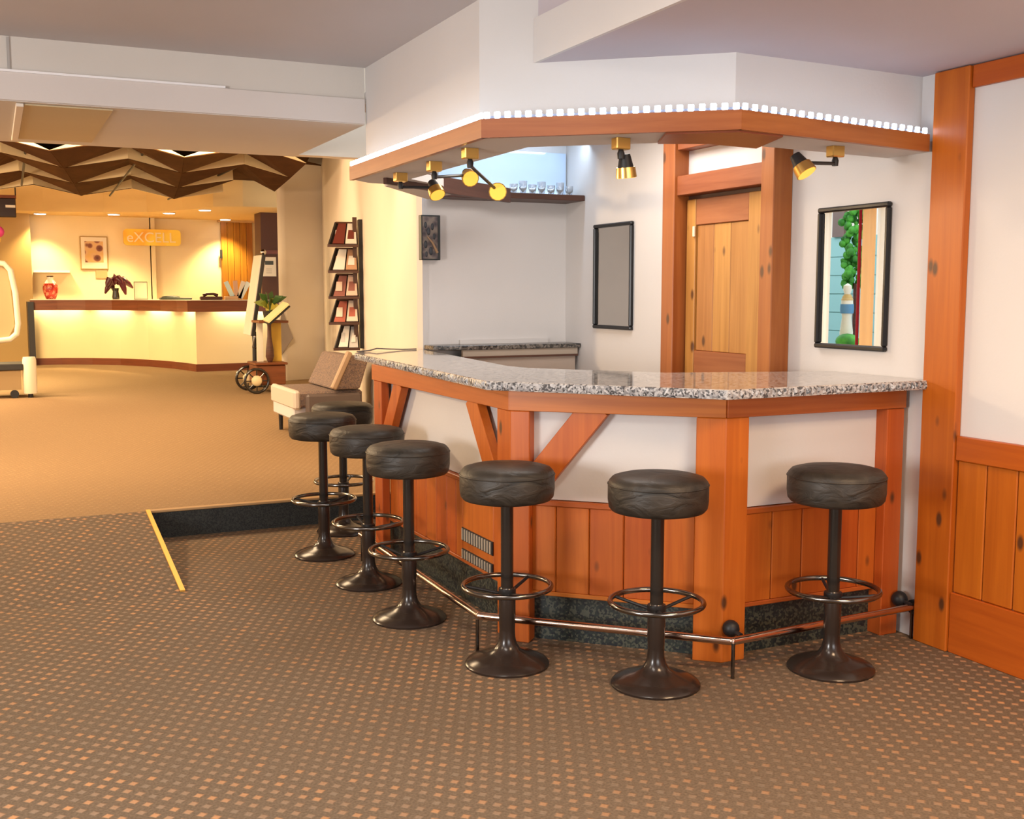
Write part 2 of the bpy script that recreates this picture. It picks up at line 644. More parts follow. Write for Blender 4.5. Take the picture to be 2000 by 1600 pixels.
one('wall_front', box(-3.6, -0.4, -3.6, -3.45, 0, 2.8, bm=box(2.8, XW, -3.6, -3.45, 0, 2.8, bm=box(-0.4, 2.8, -3.6, -3.45, 0, 0.7, bm=box(-0.4, 2.8, -3.6, -3.45, 2.2, 2.8)))), PAINT,
    'lounge wall with a wide window behind the camera', kind='structure')
# lobby walls left (with the window that the mirror shows), back
LX = -4.0
one('wall_lobby_left', box(LX - 0.15, LX, YSTEP - 0.1, 11.2, 0, ZLOB, bm=box(LX - 0.15, LX, 13.0, 24.2, 0, ZLOB, bm=box(LX - 0.15, LX, 11.2, 13.0, 0, 0.55, bm=box(LX - 0.15, LX, 11.2, 13.0, 2.75, ZLOB)))), PAINT_W,
    'lobby wall with a curtained window, seen in the mirror', kind='structure')
one('wall_lobby_end', box(-4.2, 5.8, 24.2, 24.35, 0, ZLOB), PAINT_W, 'far end wall of the lobby', kind='structure')
one('wall_lobby_far_right', box(5.65, 5.8, 16.9, 24.2, 0, ZLOB), PAINT_W, 'lobby wall hidden behind the column', kind='structure')
one('wall_step_left', box(-4.2, -3.6, YSTEP - 0.1, YSTEP, 0, ZLOB), PAINT_W, 'return wall between lounge and lobby at the far left', kind='structure')
# ceilings
one('ceiling', prism([(-3.6, -3.6), (1.93, -3.6), (1.93, 3.95), (1.75, 4.05), (1.75, 5.46), (-3.6, 5.46)], ZHIGH, ZHIGH + 0.1), CEIL, 'grey ceiling of the lounge', kind='structure')
one('ceiling_low', prism([(1.93, -3.6), (XW, -3.6), (XW, 3.47), (2.502, 3.41), (1.93, 3.885)], ZLOW, ZLOW + 0.3), CEIL_LOW, 'lower mauve ceiling in front of the bar at the right', kind='structure')
one('trim_1', prism([(1.915, -3.6), (1.93, -3.6), (1.93, 3.87), (1.915, 3.88)], ZLOW, ZLOW + 0.165), PAINT, 'pale vertical edge board where the ceiling drops', kind='structure')
one('ceiling_lobby', box(-4.2, 5.8, 5.46, 24.35, ZLOB, ZLOB + 0.1), CEIL_LOB, 'lobby ceiling above the folded panels', kind='structure')
# beam across the opening to the lobby
bo = one('ceiling_beam', box(-3.6, 1.745, 5.46, 6.9, 2.295, ZHIGH + 0.02), plaster('beam_paint', (0.66, 0.62, 0.57)), 'broad pale beam across the opening to the lobby', kind='structure')
child(bo, 'lower_fascia', box(-3.6, 1.742, 5.445, 5.459, 2.298, 2.42, 0.002), plaster('beam_fascia_paint', (0.68, 0.63, 0.60)))
child(bo, 'ledge_strip', beam((-3.0, 5.448, 2.424), (1.05, 5.448, 2.424), 0.02, 0.010), mat('white_strip', (0.9, 0.9, 0.92), 0.4))
child(bo, 'joint_strip', box(0.108, 0.118, 5.452, 5.459, 2.43, 2.57), mat('joint_grey', (0.42, 0.40, 0.38), 0.7))
child(bo, 'light_panel', box(0.17, 0.545, 5.50, 6.70, 2.288, 2.294), plaster('textured_panel', (0.60, 0.49, 0.30)), label='textured light panel under the beam')
child(bo, 'panel_trim', box(0.135, 0.168, 5.49, 6.72, 2.278, 2.294, 0.003), mat('pale_trim', (0.78, 0.70, 0.60), 0.6))
# wall above the beam on the lobby side closes the lounge ceiling
one('wall_over_beam', box(-4.0, 2.42, 6.80, 6.9, 2.296, ZLOB), PAINT_W, 'lobby side of the wall over the beam', kind='structure')

# bulkhead above the canopy
blk = [(1.75, 5.46), (1.75, 4.02), (2.502, 3.396), (XW, 3.452)]


def ribbon(pts, t, z0, z1, bm=None):
    """Wall strip of thickness t to the LEFT of a plan polyline."""
    n = len(pts)
    P = [Vector(p[:2]) for p in pts]
    off = []
    for i in range(n):
        ds = []
        if i > 0:
            ds.append((P[i] - P[i - 1]).normalized())
        if i < n - 1:
            ds.append((P[i + 1] - P[i]).normalized())
        ns = [Vector((-d.y, d.x)) for d in ds]
        nn = sum(ns, Vector((0, 0))).normalized()
        k = 1.0 / max(0.3, nn.dot(ns[0]))
        off.append(P[i] + nn * t * k)
    for i in range(n - 1):
        bm = prism([P[i], P[i + 1], off[i + 1], off[i]], z0, z1, bm=bm)
    return bm


one('wall_bulkhead', ribbon(blk, 0.08, 2.06, 2.70), PAINT, 'white bulkhead above the bar canopy', kind='structure')
one('ceiling_bar', prism([(1.8, 5.5), (1.8, 4.03), (2.52, 3.45), (XW, 3.5), (XW, YB), (2.455, YB), (1.85, 5.9)], 2.44, 2.5), PAINT, 'white ceiling inside the bar canopy', kind='structure')

# ================================================================== RIGHT WALL PANELLING
wp = Thing('wall_panelling', 'amber pine post and wainscot panelling on the right wall', 'panelling', (XW, 2.0, 0))
wp.add('post', box(XW - 0.035, XW, 3.18, 3.357, 0.0, ZLOW - 0.004, 0.004), PINE_WALL, label='tall amber pine post from floor to ceiling')
wp.add('top_rail', box(XW - 0.022, XW, -3.4, 3.178, 2.237, ZLOW - 0.004, 0.003), PINE_WALL_H)
wp.add('cap_rail', box(XW - 0.026, XW, -3.4, 3.178, 0.787, 0.884, 0.003), PINE_WALL_H)
wp.add('bottom_rail', box(XW - 0.024, XW, -3.4, 3.178, 0.0, 0.248, 0.003), PINE_WALL_H)
y = 3.176
while y > -3.3:
    wp.add('plank', box(XW - 0.014, XW, y - 0.1415, y - 0.002, 0.249, 0.786, 0.004), PINE_WALL)
    y -= 0.1435

# ================================================================== DOOR IN THE RIGHT WALL
door = Thing('door_1', 'honey pine door in a projecting frame behind the bar', None, (XW, 4.75, 0), kind='structure')
for (y0, y1) in ((5.09, 5.205), (4.246, 4.345)):
    door.add('frame_post', box(XW - 0.112, XW, y0, y1, 0, 2.43, 0.004), PINE_POST, label='square pine door post')
door.add('transom_bar', box(XW - 0.095, XW, 4.346, 5.089, 1.972, 2.076, 0.003), PINE_RED, label='reddish pine transom bar')
door.add('header', box(XW - 0.095, XW, 4.346, 5.089, 2.214, 2.30, 0.003), PINE_RED)
door.add('transom_panel', box(XW - 0.02, XW, 4.346, 5.089, 2.077, 2.213), PAINT, label='white panel above the door')
lf = door.add('leaf', box(XW - 0.018, XW, 4.348, 5.088, 0.02, 1.971), DARKWOOD)
door.add('stile', box(XW - 0.04, XW - 0.018, 4.99, 5.07, 0.03, 1.95, 0.003), PINE_DOOR, lf)
door.add('stile', box(XW - 0.04, XW - 0.018, 4.355, 4.53, 0.03, 1.95, 0.003), PINE_DOOR, lf)
door.add('top_rail', box(XW - 0.037, XW - 0.018, 4.531, 4.989, 1.812, 1.95, 0.003), PINE_RED, lf)
door.add('lock_rail', box(XW - 0.037, XW - 0.018, 4.531, 4.989, 0.98, 1.14, 0.003), PINE_RED, lf)
door.add('bottom_rail', box(XW - 0.037, XW - 0.018, 4.531, 4.989, 0.03, 0.2, 0.003), PINE_RED, lf)
yb_ = [4.534, 4.686, 4.836, 4.986]
for i in range(3):
    door.add('plank', box(XW - 0.028, XW - 0.018, yb_[i] + 0.001, yb_[i + 1] - 0.001, 1.141, 1.811, 0.003), PINE_DOOR, lf)
    door.add('plank', box(XW - 0.028, XW - 0.018, yb_[i] + 0.001, yb_[i + 1] - 0.001, 0.201, 0.979, 0.003), PINE_DOOR, lf)
door.add('latch', box(XW - 0.05, XW - 0.04, 4.985, 5.003, 1.75, 1.806, 0.002), mat('cream_latch', (0.8, 0.66, 0.45), 0.4), lf, label='small cream latch')

# ================================================================== MIRRORS


def mirror(label, y0, y1, z0, z1, gm=None):
    t = Thing('wall_mirror', label, 'mirror', (XW, (y0 + y1) / 2, z0), 'black framed mirrors behind the bar')
    w, d = 0.022, 0.026
    t.add('frame_rail', box(XW - d, XW, y0, y1, z1 - w, z1, 0.006), FRAME)
    t.add('frame_rail', box(XW - d, XW, y0, y1, z0, z0 + w, 0.006), FRAME)
    t.add('frame_stile', box(XW - d, XW, y0, y0 + w, z0 + w, z1 - w, 0.006), FRAME)
    t.add('frame_stile', box(XW - d, XW, y1 - w, y1, z0 + w, z1 - w, 0.006), FRAME)
    t.add('glass', box(XW - 0.008, XW, y0 + w, y1 - w, z0 + w, z1 - w), gm or MIRROR, label='mirror glass')
    return t


mirror('black framed mirror nearest the tall pine post, reflecting a window', 3.592, 4.040, 1.198, 1.836)
mirror('narrow black framed mirror left of the pine door', 5.676, 6.135, 1.228, 1.876, mat('smoked_mirror_glass', (0.62, 0.58, 0.53), 0.03, 1.0))

# ================================================================== BAR
A, B = (1.90, 4.06), (2.535, 3.455)          # outer face line of the chamfered front
bar = Thing('bar_counter', 'orange pine bar with white panels under a granite top', 'bar', (2.4, 4.2, 0))
YR = 3.455
# body behind the frame (white panels)
inn = [(1.965, 5.85), (1.965, 4.087), (2.560, 3.52), (XW - 0.03, 3.52)]
bar.add('white_panel', ribbon([inn[0], inn[1]], 0.05, 0.60, 1.05), PAINT)
bar.add('white_panel', ribbon([inn[1], inn[2]], 0.05, 0.60, 1.05), PAINT)
bar.add('white_panel', ribbon([inn[2], inn[3]], 0.05, 0.60, 1.05), PAINT)
bar.add('core', ribbon([(2.02, 5.84), (2.02, 4.11), (2.583, 3.575), (XW - 0.03, 3.575)], 0.06, 0.0, 1.05), PAINT)
dAB = (Vector(B) - Vector(A)).normalized()
LAB = (Vector(B) - Vector(A)).length
# posts
bar.add('post', prism([(1.90, 4.19), (1.90, 4.06), Vector(A) + dAB * 0.083, Vector(A) + dAB * 0.083 + Vector((-dAB.y, dAB.x)) * 0.085, (2.0, 4.19)], 0, 0.970, 0.003), PINE, label='pine post at the left corner')
bar.add('post', prism([Vector(B) - dAB * 0.115, B, (2.645, YR), (2.645, 3.56), Vector(B) - dAB * 0.115 + Vector((-dAB.y, dAB.x)) * 0.09], 0, 0.970, 0.003), PINE, label='pine post at the front corner')
bar.add('post', box(3.352, 3.445, YR, 3.56, 0, 0.969, 0.003), PINE, label='pine post beside the wall')
bar.add('post', box(1.90, 1.945, 5.72, 5.85, 0, 0.969, 0.003), PINE, label='pine post at the lobby end')
# rails under the top
bar.add('rail', prism([(1.895, 5.87), (1.895, 4.064), (1.97, 4.064), (1.97, 5.87)], 0.970, 1.056, 0.002), PINE_H)
bar.add('rail', obox(A, B, -0.006, LAB - 0.001, 0.0, 0.08, 0.971, 1.056, 0.002), PINE_H)
bar.add('rail', box(2.539, 3.45, YR - 0.004, 3.53, 0.971, 1.056, 0.002), PINE_H)
# braces (diagonal struts)


def brace(p_top, p_bot, w, d):
    return beam(p_top, p_bot, w, d, up=(0, 0, 1), bv=0.002)


bx = 1.922
bar.add('brace', beam((bx, 5.44, 0.99), (bx, 5.68, 0.66), 0.042, 0.11, bv=0.002), PINE)
bar.add('brace', beam((bx, 4.49, 0.99), (bx, 4.24, 0.66), 0.042, 0.11, bv=0.002), PINE)
nAB = Vector((-dAB.y, dAB.x))
f0 = Vector(A) + dAB * 0.36 + nAB * 0.04
f1 = Vector(A) + dAB * 0.12 + nAB * 0.04
bar.add('brace', beam((f0.x, f0.y, 1.0), (f1.x, f1.y, 0.70), 0.055, 0.115, bv=0.002), PINE)
# wainscot: cap, planks, bottom bead
wl = [(1.945, 5.85), (1.945, 4.08), (2.552, 3.50), (XW - 0.03, 3.50)]
segs = [(wl[0], wl[1], [0.13, 0.27, 0.41, 0.55, 0.69, 0.83, 0.97, 1.09, 1.17, 1.52, 1.66]),
        (wl[1], wl[2], [0.06, 0.165, 0.307, 0.451, 0.601, 0.74]),
        (wl[2], wl[3], [0.09, 0.252, 0.404, 0.555, 0.704, 0.80])]
for (p, q, cuts) in segs:
    ln = (Vector(q) - Vector(p)).length
    bar.add('wainscot_cap', obox(p, q, 0.03, ln - 0.03, -0.006, 0.03, 0.575, 0.597, 0.003), PINE_H)
    bar.add('wainscot_bead', obox(p, q, 0.03, ln - 0.03, -0.004, 0.03, 0.196, 0.214, 0.003), PINE_H)
    for i in range(len(cuts) - 1):
        bar.add('plank', obox(p, q, cuts[i] + 0.0012, cuts[i + 1] - 0.0012, 0.0, 0.02, 0.213, 0.577, 0.004), PINE)
    bar.add('plinth', obox(p, q, 0.02, ln - 0.02, 0.03, 0.05, 0.0, 0.2), PLINTH)
# vent grilles in the left wainscot
for (za, zb, nm) in ((0.300, 0.362, 'upper'), (0.214, 0.262, 'lower')):
    g = bar.add('vent_grille', box(1.940, 1.9445, 4.33, 4.68, za, zb), IRON, label='black slotted vent set in the pine')
    for k in range(12):
        yy = 4.345 + k * 0.029
        bar.add('slat', box(1.936, 1.940, yy, yy + 0.012, za + 0.004, zb - 0.004), mat('vent_slat', (0.42, 0.36, 0.28), 0.5), g)

# granite top
outer = [(1.93, 6.30), (1.80, 4.075), (2.44, 3.315), (XW - 0.002, 3.335)]
inner = [(XW - 0.002, 3.92), (2.72, 4.16), (2.30, 4.70), (2.27, 4.88), (2.43, 6.38), (2.44, 6.535), (2.05, 6.52)]
top = Thing('granite_countertop', 'polished grey granite countertop of the bar', 'countertop', (2.3, 4.5, 1.057))
top.add('slab', prism(outer + inner, 1.0575, 1.095, 0.002), GRANITE)
# rough chipped edge: a row of small stone facets along the outer edge
eb = None
for i in range(3):
    p, q = Vector(outer[i]), Vector(outer[i + 1])
    ln = (q - p).length
    d = (q - p).normalized()
    s_ = 0.0
    while s_ < ln - 0.012:
        w = random.uniform(0.018, 0.034)
        w = min(w, ln - s_)
        dep = random.uniform(0.003, 0.011)
        h0 = 1.0585 + random.uniform(0, 0.004)
        h1 = 1.0935 - random.uniform(0, 0.004)
        mid = random.uniform(0.35, 0.65)
        n = Vector((d.y, -d.x))
        a0, a1 = p + d * s_, p + d * (s_ + w)
        c0 = p + d * (s_ + w * mid) + n * dep
        zz = (h0 + h1) / 2 + random.uniform(-0.008, 0.008)
        eb = sheet([(a0.x, a0.y, h0), (a1.x, a1.y, h0), (a1.x, a1.y, h1), (a0.x, a0.y, h1), (c0.x, c0.y, zz)],
                   [(0, 1, 4), (1, 2, 4), (2, 3, 4), (3, 0, 4)], bm=eb)
        s_ += w
eo = top.add('chipped_edge', eb, GRANITE_E, label='rough chipped stone edge')
eo['kind'] = 'stuff'

# back counter along the rear wall
bk = Thing('back_counter', 'low back counter with dark stone edge along the rear wall', 'counter', (3.0, 6.4, 0))
bk.add('slab', prism([(2.46, 6.38), (2.62, 6.32), (XW - 0.002, 6.32), (XW - 0.002, YB - 0.002), (2.46, YB - 0.002)], 1.096, 1.124, 0.004), granite('dark_stone', (0.09, 0.08, 0.07), (0.18, 0.16, 0.14), (0.03, 0.03, 0.03), 0.25, 90))
bk.add('edge_board', box(2.64, XW - 0.02, 6.335, 6.36, 1.055, 1.096), mat('tan_board', (0.42, 0.35, 0.28), 0.5))
bk.add('dark_bead', box(2.64, XW - 0.02, 6.33, 6.36, 1.043, 1.055), DARKWOOD)  # thin dark bead below the edge board
bk.add('cabinet', box(2.64, XW - 0.03, 6.35, YB - 0.002, 0.0, 1.043), mat('tan_laminate', (0.46, 0.38, 0.32), 0.5))
bk.add('backsplash', box(2.7, XW - 0.14, YB - 0.02, YB - 0.003, 1.124, 1.15), PAINT)

# foot rail (bolted to the bar)
ZR = 0.137
rp = [(1.765, 5.70, ZR), (1.745, 4.03, ZR), (2.48, 3.315, ZR), (XW - 0.012, 3.372, ZR)]
rb_ = None
for i in range(3):
    rb_ = tube([rp[i], rp[i + 1]], 0.0155, 14, bm=rb_)
for c_ in rp[1:3]:
    rb_ = ball(c_, 0.0162, bm=rb_)
fr = bar.add('foot_rail', rb_, COPPER, smooth=True, label='copper toned metal foot rail')
bar.add('wall_flange', tube([(XW - 0.03, 3.371, ZR), (XW - 0.001, 3.372, ZR)], 0.03, 16), IRON, fr, smooth=True)
for (x, y) in ((1.72, 3.99), (2.47, 3.295), (3.445, 3.372), (1.76, 5.66), (1.752, 4.9)):
    bar.add('rail_leg', tube([(x, y, 0.0), (x, y, ZR)], 0.0075, 8), STEEL, fr, smooth=True)
for (x, y0, z) in ((2.555, YR, 0.146), (3.425, YR, 0.160)):
    bar.add('bracket', tube([(x, y0, z), (x, 3.36, z - 0.01)], 0.010, 8), IRON, fr, smooth=True)
    bar.add('knob', ball((x, y0 - 0.03, z), 0.034), IRON, fr, smooth=True)

# ================================================================== CANOPY
F = [(1.66, 5.46), (1.648, 3.77), (2.380, 3.192), (XW - 0.038, 3.365)]
can = Thing('bar_canopy', 'pine trimmed canopy hanging over the bar', 'canopy', (2.4, 4.2, ZSOF))
for i in range(3):
    can.add('fascia_board', ribbon([F[i], F[i + 1]], 0.022, ZSOF, ZSOF + 0.068), PINE_FASC)
I = [(1.93, 5.60), (1.93, 3.96), (2.47, 3.52), (XW - 0.002, 3.63)]
Fi = [(1.682, 5.46), (1.670, 3.785), (2.392, 3.216), (XW - 0.002, 3.388)]
can.add('soffit', prism([Fi[0], Fi[1], I[1], I[0], (1.80, 5.58)], ZSOF + 0.004, ZSOF + 0.045), PAINT)
can.add('soffit', prism([Fi[1], Fi[2], I[2], I[1]], ZSOF + 0.004, ZSOF + 0.045), PAINT)
can.add('soffit', prism([Fi[2], Fi[3], I[3], I[2]], ZSOF + 0.004, ZSOF + 0.045), PAINT)
can.add('soffit', prism([(1.93, 5.3), (2.2, 5.55), (2.44, 6.0), (2.44, 6.4), (1.93, 5.71)], ZSOF + 0.004, ZSOF + 0.045), PAINT)
wb = [Vector(Fi[1]).lerp(Vector(Fi[2]), 0.72), Vector(Fi[2]), Vector(Fi[2]).lerp(Vector(Fi[3]), 0.2)]
can.add('corner_board', prism([wb[0], wb[1], wb[2], (2.72, 3.55), (2.47, 3.52), (2.3, 3.6)], ZSOF - 0.006, ZSOF + 0.003), PINE_RED, label='pine board under the canopy corner')
can.add('valance_board', beam((1.79, 5.29, 2.03), (2.83, 6.06, 2.03), 0.022, 0.085, bv=0.002), DARKWOOD, label='dark brown board hanging under the canopy')

# LED strip on the canopy ledge
led = Thing('led_strip', 'bluish white led light strip along the top of the canopy trim', 'light strip', (2.4, 3.6, ZSOF + 0.07))
led_me = None
for i, (n_, ) in enumerate(((42,), (24,), (22,))):
    p, q = Vector(F[i]), Vector(F[i + 1])
    d = (q - p).normalized()
    nn = Vector((-d.y, d.x))
    ln = (q - p).length
    led.add('tape', obox(p, q, 0.01, ln - 0.005, 0.012, 0.018, ZSOF + 0.0685, ZSOF + 0.0785), mat('led_tape', (0.16, 0.17, 0.22), 0.6))
    for k in range(n_):
        s_ = (k + 0.5) / n_ * ln
        led.add('led_module', obox(p, q, s_ - 0.0105, s_ + 0.0105, 0.002, 0.012, ZSOF + 0.0695, ZSOF + 0.092, 0.002), LEDM)

# ledge board that carries the strip, between fascia and bulkhead
can.add('ledge', prism([(1.682, 5.46), (1.670, 3.785), (2.392, 3.216), (XW - 0.04, 3.388), (XW - 0.04, 3.45), (2.502, 3.39), (1.748, 4.02), (1.748, 5.46)], ZSOF + 0.046, ZSOF + 0.066), PAINT)


# swing arm spotlights
def spot(label, mount, head, face, power=0):
    mount, head, face = Vector(mount), Vector(head), Vector(face).normalized()
    t = Thing('spotlight', label, 'spotlight', mount, 'swing arm spotlights under the canopy')
    t.add('mount_block', box(mount.x - 0.03, mount.x + 0.03, mount.y - 0.022, mount.y + 0.022, mount.z - 0.042, mount.z + 0.003, 0.004), BRASS, label='brass mounting block')
    t.add('swivel', lathe([(0.012, -0.075), (0.014, -0.055), (0.009, -0.042)], mount, 14), IRON, smooth=True)
    j = mount + Vector((0, 0, -0.066))
    if (head - j).length > 0.06:
        t.add('arm', tube([j, head], 0.007, 8), IRON, smooth=True)
    hb = t.add('lamp_head', tube([head - face * 0.035, head + face * 0.03], [0.020, 0.034], 14), IRON, smooth=True, label='black lamp head')
    t.add('shade', tube([head + face * 0.012, head + face * 0.05], [0.036, 0.040], 14), BRASS, hb, smooth=True)
    t.add('lamp_face', tube([head + face * 0.047, head + face * 0.0515], [0.036, 0.036], 14), BULB, hb, smooth=True, label='glowing amber lamp face')
    return t


def at_soffit(px, py, z=ZSOF + 0.004):
    return onz(px, py, z)


CAMV = Vector((-0.42, -0.88, -0.25))
spot('spotlight folded close to the dark board, left end of the canopy', at_soffit(782, 338), onx(848, 366, 1.93), (0.1, -0.6, -0.75))
spot('spotlight with a short arm, second from the left end', at_soffit(848, 316), onx(914, 342, 2.02), (-0.1, -0.75, -0.35))
spot('spotlight with a long arm slanting down to the right', at_soffit(918, 290), onx(971, 372, 2.02), (-0.35, -0.9, -0.2))
spot('spotlight hanging straight down at the middle of the canopy', at_soffit(1213, 270), at_soffit(1222, 272) + Vector((0, 0, -0.09)), (0.15, 0.1, -1))
spot('spotlight right of the pine door on an arm reaching left', at_soffit(1632, 286), onx(1562, 318, 2.74), (0.25, -0.5, -0.8))

# lit glass shelf in the corner
sh = Thing('glass_shelf', 'dark display shelf with lit glasses in the rear corner under the canopy', 'shelf', (3.2, 6.4, 2.03))
sh.add('board', box(2.86, XW - 0.004, 6.28, YB - 0.003, 2.036, 2.072, 0.003), DARKWOOD)
glass = mat('blue_glass', (0.55, 0.68, 0.85), 0.08, spec=0.7)
sh.add('glass_panel', box(2.56, XW - 0.014, YB - 0.02, YB - 0.006, 2.074, 2.36), glass, label='bluish glass panel')
area('shelf_strip_light', (2.95, 6.25, 2.40), (math.radians(35), 0, 0), 1.0, 0.04, 3.2, (0.62, 0.80, 1.0))
sh.add('shelf_light', box(2.60, XW - 0.05, 6.475, 6.49, 2.0725, 2.088), mat('shelf_led', (1, 1, 1), 0.4, emit=(0.80, 0.92, 1.0), estr=5), label='bluish white light strip on the shelf')
sh.add('rear_board', box(2.50, 2.859, 6.36, YB - 0.003, 2.036, 2.072, 0.003), DARKWOOD)
gl = mat('clear_glass', (0.9, 0.95, 1.0), 0.05, spec=0.8)
gl.node_tree.nodes['Principled BSDF'].inputs['Transmission Weight'].default_value = 0.7
for k in range(7):
    x = 3.00 + k * 0.066
    g = Thing('drinking_glass', ['drinking glass on the lit shelf, first from the left', 'drinking glass on the lit shelf, second from the left', 'drinking glass on the lit shelf, third from the left', 'drinking glass at the middle of the lit shelf', 'drinking glass on the lit shelf, third from the right end', 'drinking glass on the lit shelf, second from the right end', 'drinking glass at the right end of the lit shelf'][k],
              'glass', (x, 6.36, 2.072), 'glasses on the lit shelf')
    hgt = 0.06 + 0.02 * ((k * 3) % 2)
    g.add('bowl', lathe([(0.018, 0.002), (0.025, hgt * 0.5), (0.027, hgt), (0.024, hgt), (0.021, hgt * 0.5), (0.0, 0.008)], (x, 6.36, 2.0725), 16), gl, smooth=True)
    g.add('foot', lathe([(0.020, 0.0), (0.020, 0.003), (0.0, 0.004)], (x, 6.36, 2.0722), 16), gl, smooth=True)

# carved picture panel at the corner
pic = Thing('carved_panel', 'dark carved relief panel of a branch on the rear bar wall', 'wall art', (2.50, YB - 0.05, 1.65))
pic.add('backing', box(2.43, 2.556, YB - 0.055, YB - 0.002, 1.655, 1.932, 0.003), mat('teal_black', (0.010, 0.020, 0.024), 0.4))
mb = mat('carved_bronze', (0.12, 0.10, 0.095), 0.5)
_v = N(mb, 'ShaderNodeTexVoronoi')
_v.inputs['Scale'].default_value = 26
L(mb, coords(mb, (1, 1, 1)), _v.inputs['Vector'])
_rr = ramp(mb, [(0.0, (0.02, 0.025, 0.035)), (0.35, (0.09, 0.07, 0.075)), (0.7, (0.20, 0.165, 0.14))])
L(mb, _v.outputs['Distance'], _rr.inputs[0])
L(mb, _rr.outputs[0], mb.node_tree.nodes['Principled BSDF'].inputs['Base Color'])
pic.add('relief', box(2.436, 2.535, YB - 0.060, YB - 0.0551, 1.662, 1.922), mb)
pic.add('branch', tube([(2.532, YB - 0.062, 1.70), (2.50, YB - 0.066, 1.76), (2.465, YB - 0.064, 1.80)], [0.009, 0.007, 0.004], 8), mat('carved_tan', (0.36, 0.22, 0.12), 0.5), smooth=True)
for (x, z, a) in ((2.455, 1.87, 0.016), (2.50, 1.86, 0.018), (2.475, 1.83, 0.02), (2.512, 1.80, 0.016), (2.455, 1.75, 0.02), (2.49, 1.71, 0.022), (2.46, 1.69, 0.015)):
    pic.add('leaf', ball((x, YB - 0.061, z), a, 0.6, 0.25, 1.2, seg=10), mat('carved_dark', (0.03, 0.035, 0.045), 0.45), smooth=True)

# cable on the counter
one('cable', tube([(1.97, 6.38, 1.100), (2.06, 6.42, 1.102), (2.12, 6.46, 1.112), (2.20, 6.48, 1.106), (2.30, 6.50, 1.100), (2.40, 6.52, 1.100)], 0.0045, 6), mat('grey_cable', (0.16, 0.13, 0.11), 0.5), 'thin grey cable lying at the lobby end of the bar top', 'cable', smooth=True)


# ================================================================== BAR STOOLS
def make_stool(label):
    t = Thing('bar_stool', label, 'stool', (0, 0, 0), 'round black bar stools')
    t.add('base', lathe([(0.165, 0.0), (0.166, 0.008), (0.158, 0.018), (0.120, 0.034), (0.080, 0.046), (0.052, 0.062), (0.038, 0.085), (0.032, 0.11), (0.0305, 0.14)], seg=48), BROWNM, smooth=True)
    t.add('lower_column', lathe([(0.0305, 0.135), (0.033, 0.20), (0.033, 0.285), (0.028, 0.305), (0.024, 0.31)], seg=24), BROWNM, smooth=True)
    t.add('pole', lathe([(0.0245, 0.30), (0.0245, 0.655)], seg=24), BLACKM, smooth=True)
    t.add('collar', lathe([(0.0335, 0.275), (0.0345, 0.285), (0.0345, 0.298), (0.0335, 0.305)], seg=24), IRON, smooth=True)
    rg = t.add('foot_ring', ring((0, 0, 0.315), 0.172, 0.0102, 56, 10), STEEL, smooth=True)
    for k in range(3):
        a = 2 * PI * k / 3 + 2.2
        t.add('spoke', tube([(0.030 * math.cos(a), 0.030 * math.sin(a), 0.285), (0.170 * math.cos(a), 0.170 * math.sin(a), 0.314)], 0.0065, 8), IRON, rg, smooth=True)
    st = t.add('seat', lathe([(0.0, 0.654), (0.150, 0.655), (0.170, 0.660), (0.180, 0.672), (0.184, 0.70), (0.184, 0.752), (0.180, 0.768), (0.168, 0.781), (0.140, 0.789), (0.08, 0.794), (0.0, 0.796)], seg=56), VINYL, smooth=True)
    t.add('piping', ring((0, 0, 0.757), 0.1835, 0.003, 56, 6), VINYL, st, smooth=True)
    t.add('mount_plate', lathe([(0.085, 0.648), (0.085, 0.6538)], seg=24), IRON, smooth=True)
    return t.o


st_pos = [((2.172, 3.365), 'black vinyl bar stool in front of the front corner post of the bar', 0.0),
          ((2.882, 3.224), 'black vinyl bar stool nearest the right wall', 1.0),
          ((1.768, 3.806), 'black vinyl bar stool in front of the left corner post of the bar', 0.5),
          ((1.628, 4.540), 'nearest black vinyl bar stool of the row along the lobby side', 2.0),
          ((1.648, 5.192), 'second black vinyl bar stool of the row along the lobby side', 1.5),
          ((1.612, 5.878), 'black vinyl bar stool at the left end, its base catching brass light', 0.3),
          ((1.885, 6.42), 'farthest black vinyl bar stool, half hidden beside the lobby end post', 0.9)]
proto = make_stool(st_pos[0][1])
for i, ((x, y), lab, rz) in enumerate(st_pos):
    o = proto if i == 0 else copy_tree(proto)
    o.location = (x, y, 0.0)
    o.rotation_euler = (0, 0, rz)
    o['label'] = lab

# ================================================================== LOBBY: FOLDED CEILING
fc = Thing('folded_ceiling', 'zigzag folded cream and brown ceiling panels over the lobby', 'ceiling panels', (2, 14, 2.9))
rows = [(12.0, 3.06), (13.6, 3.06), (15.4, 3.05), (17.3, 3.05)]
STEP = 0.66
xs = [-2.7 + STEP * k for k in range(11)]


def lo(r, k):
    y, z = rows[r]
    return Vector((xs[k] + 0.22 * r, y + (0.30 if k % 2 else -0.1), z - (0.17 if k % 2 else -0.07)))


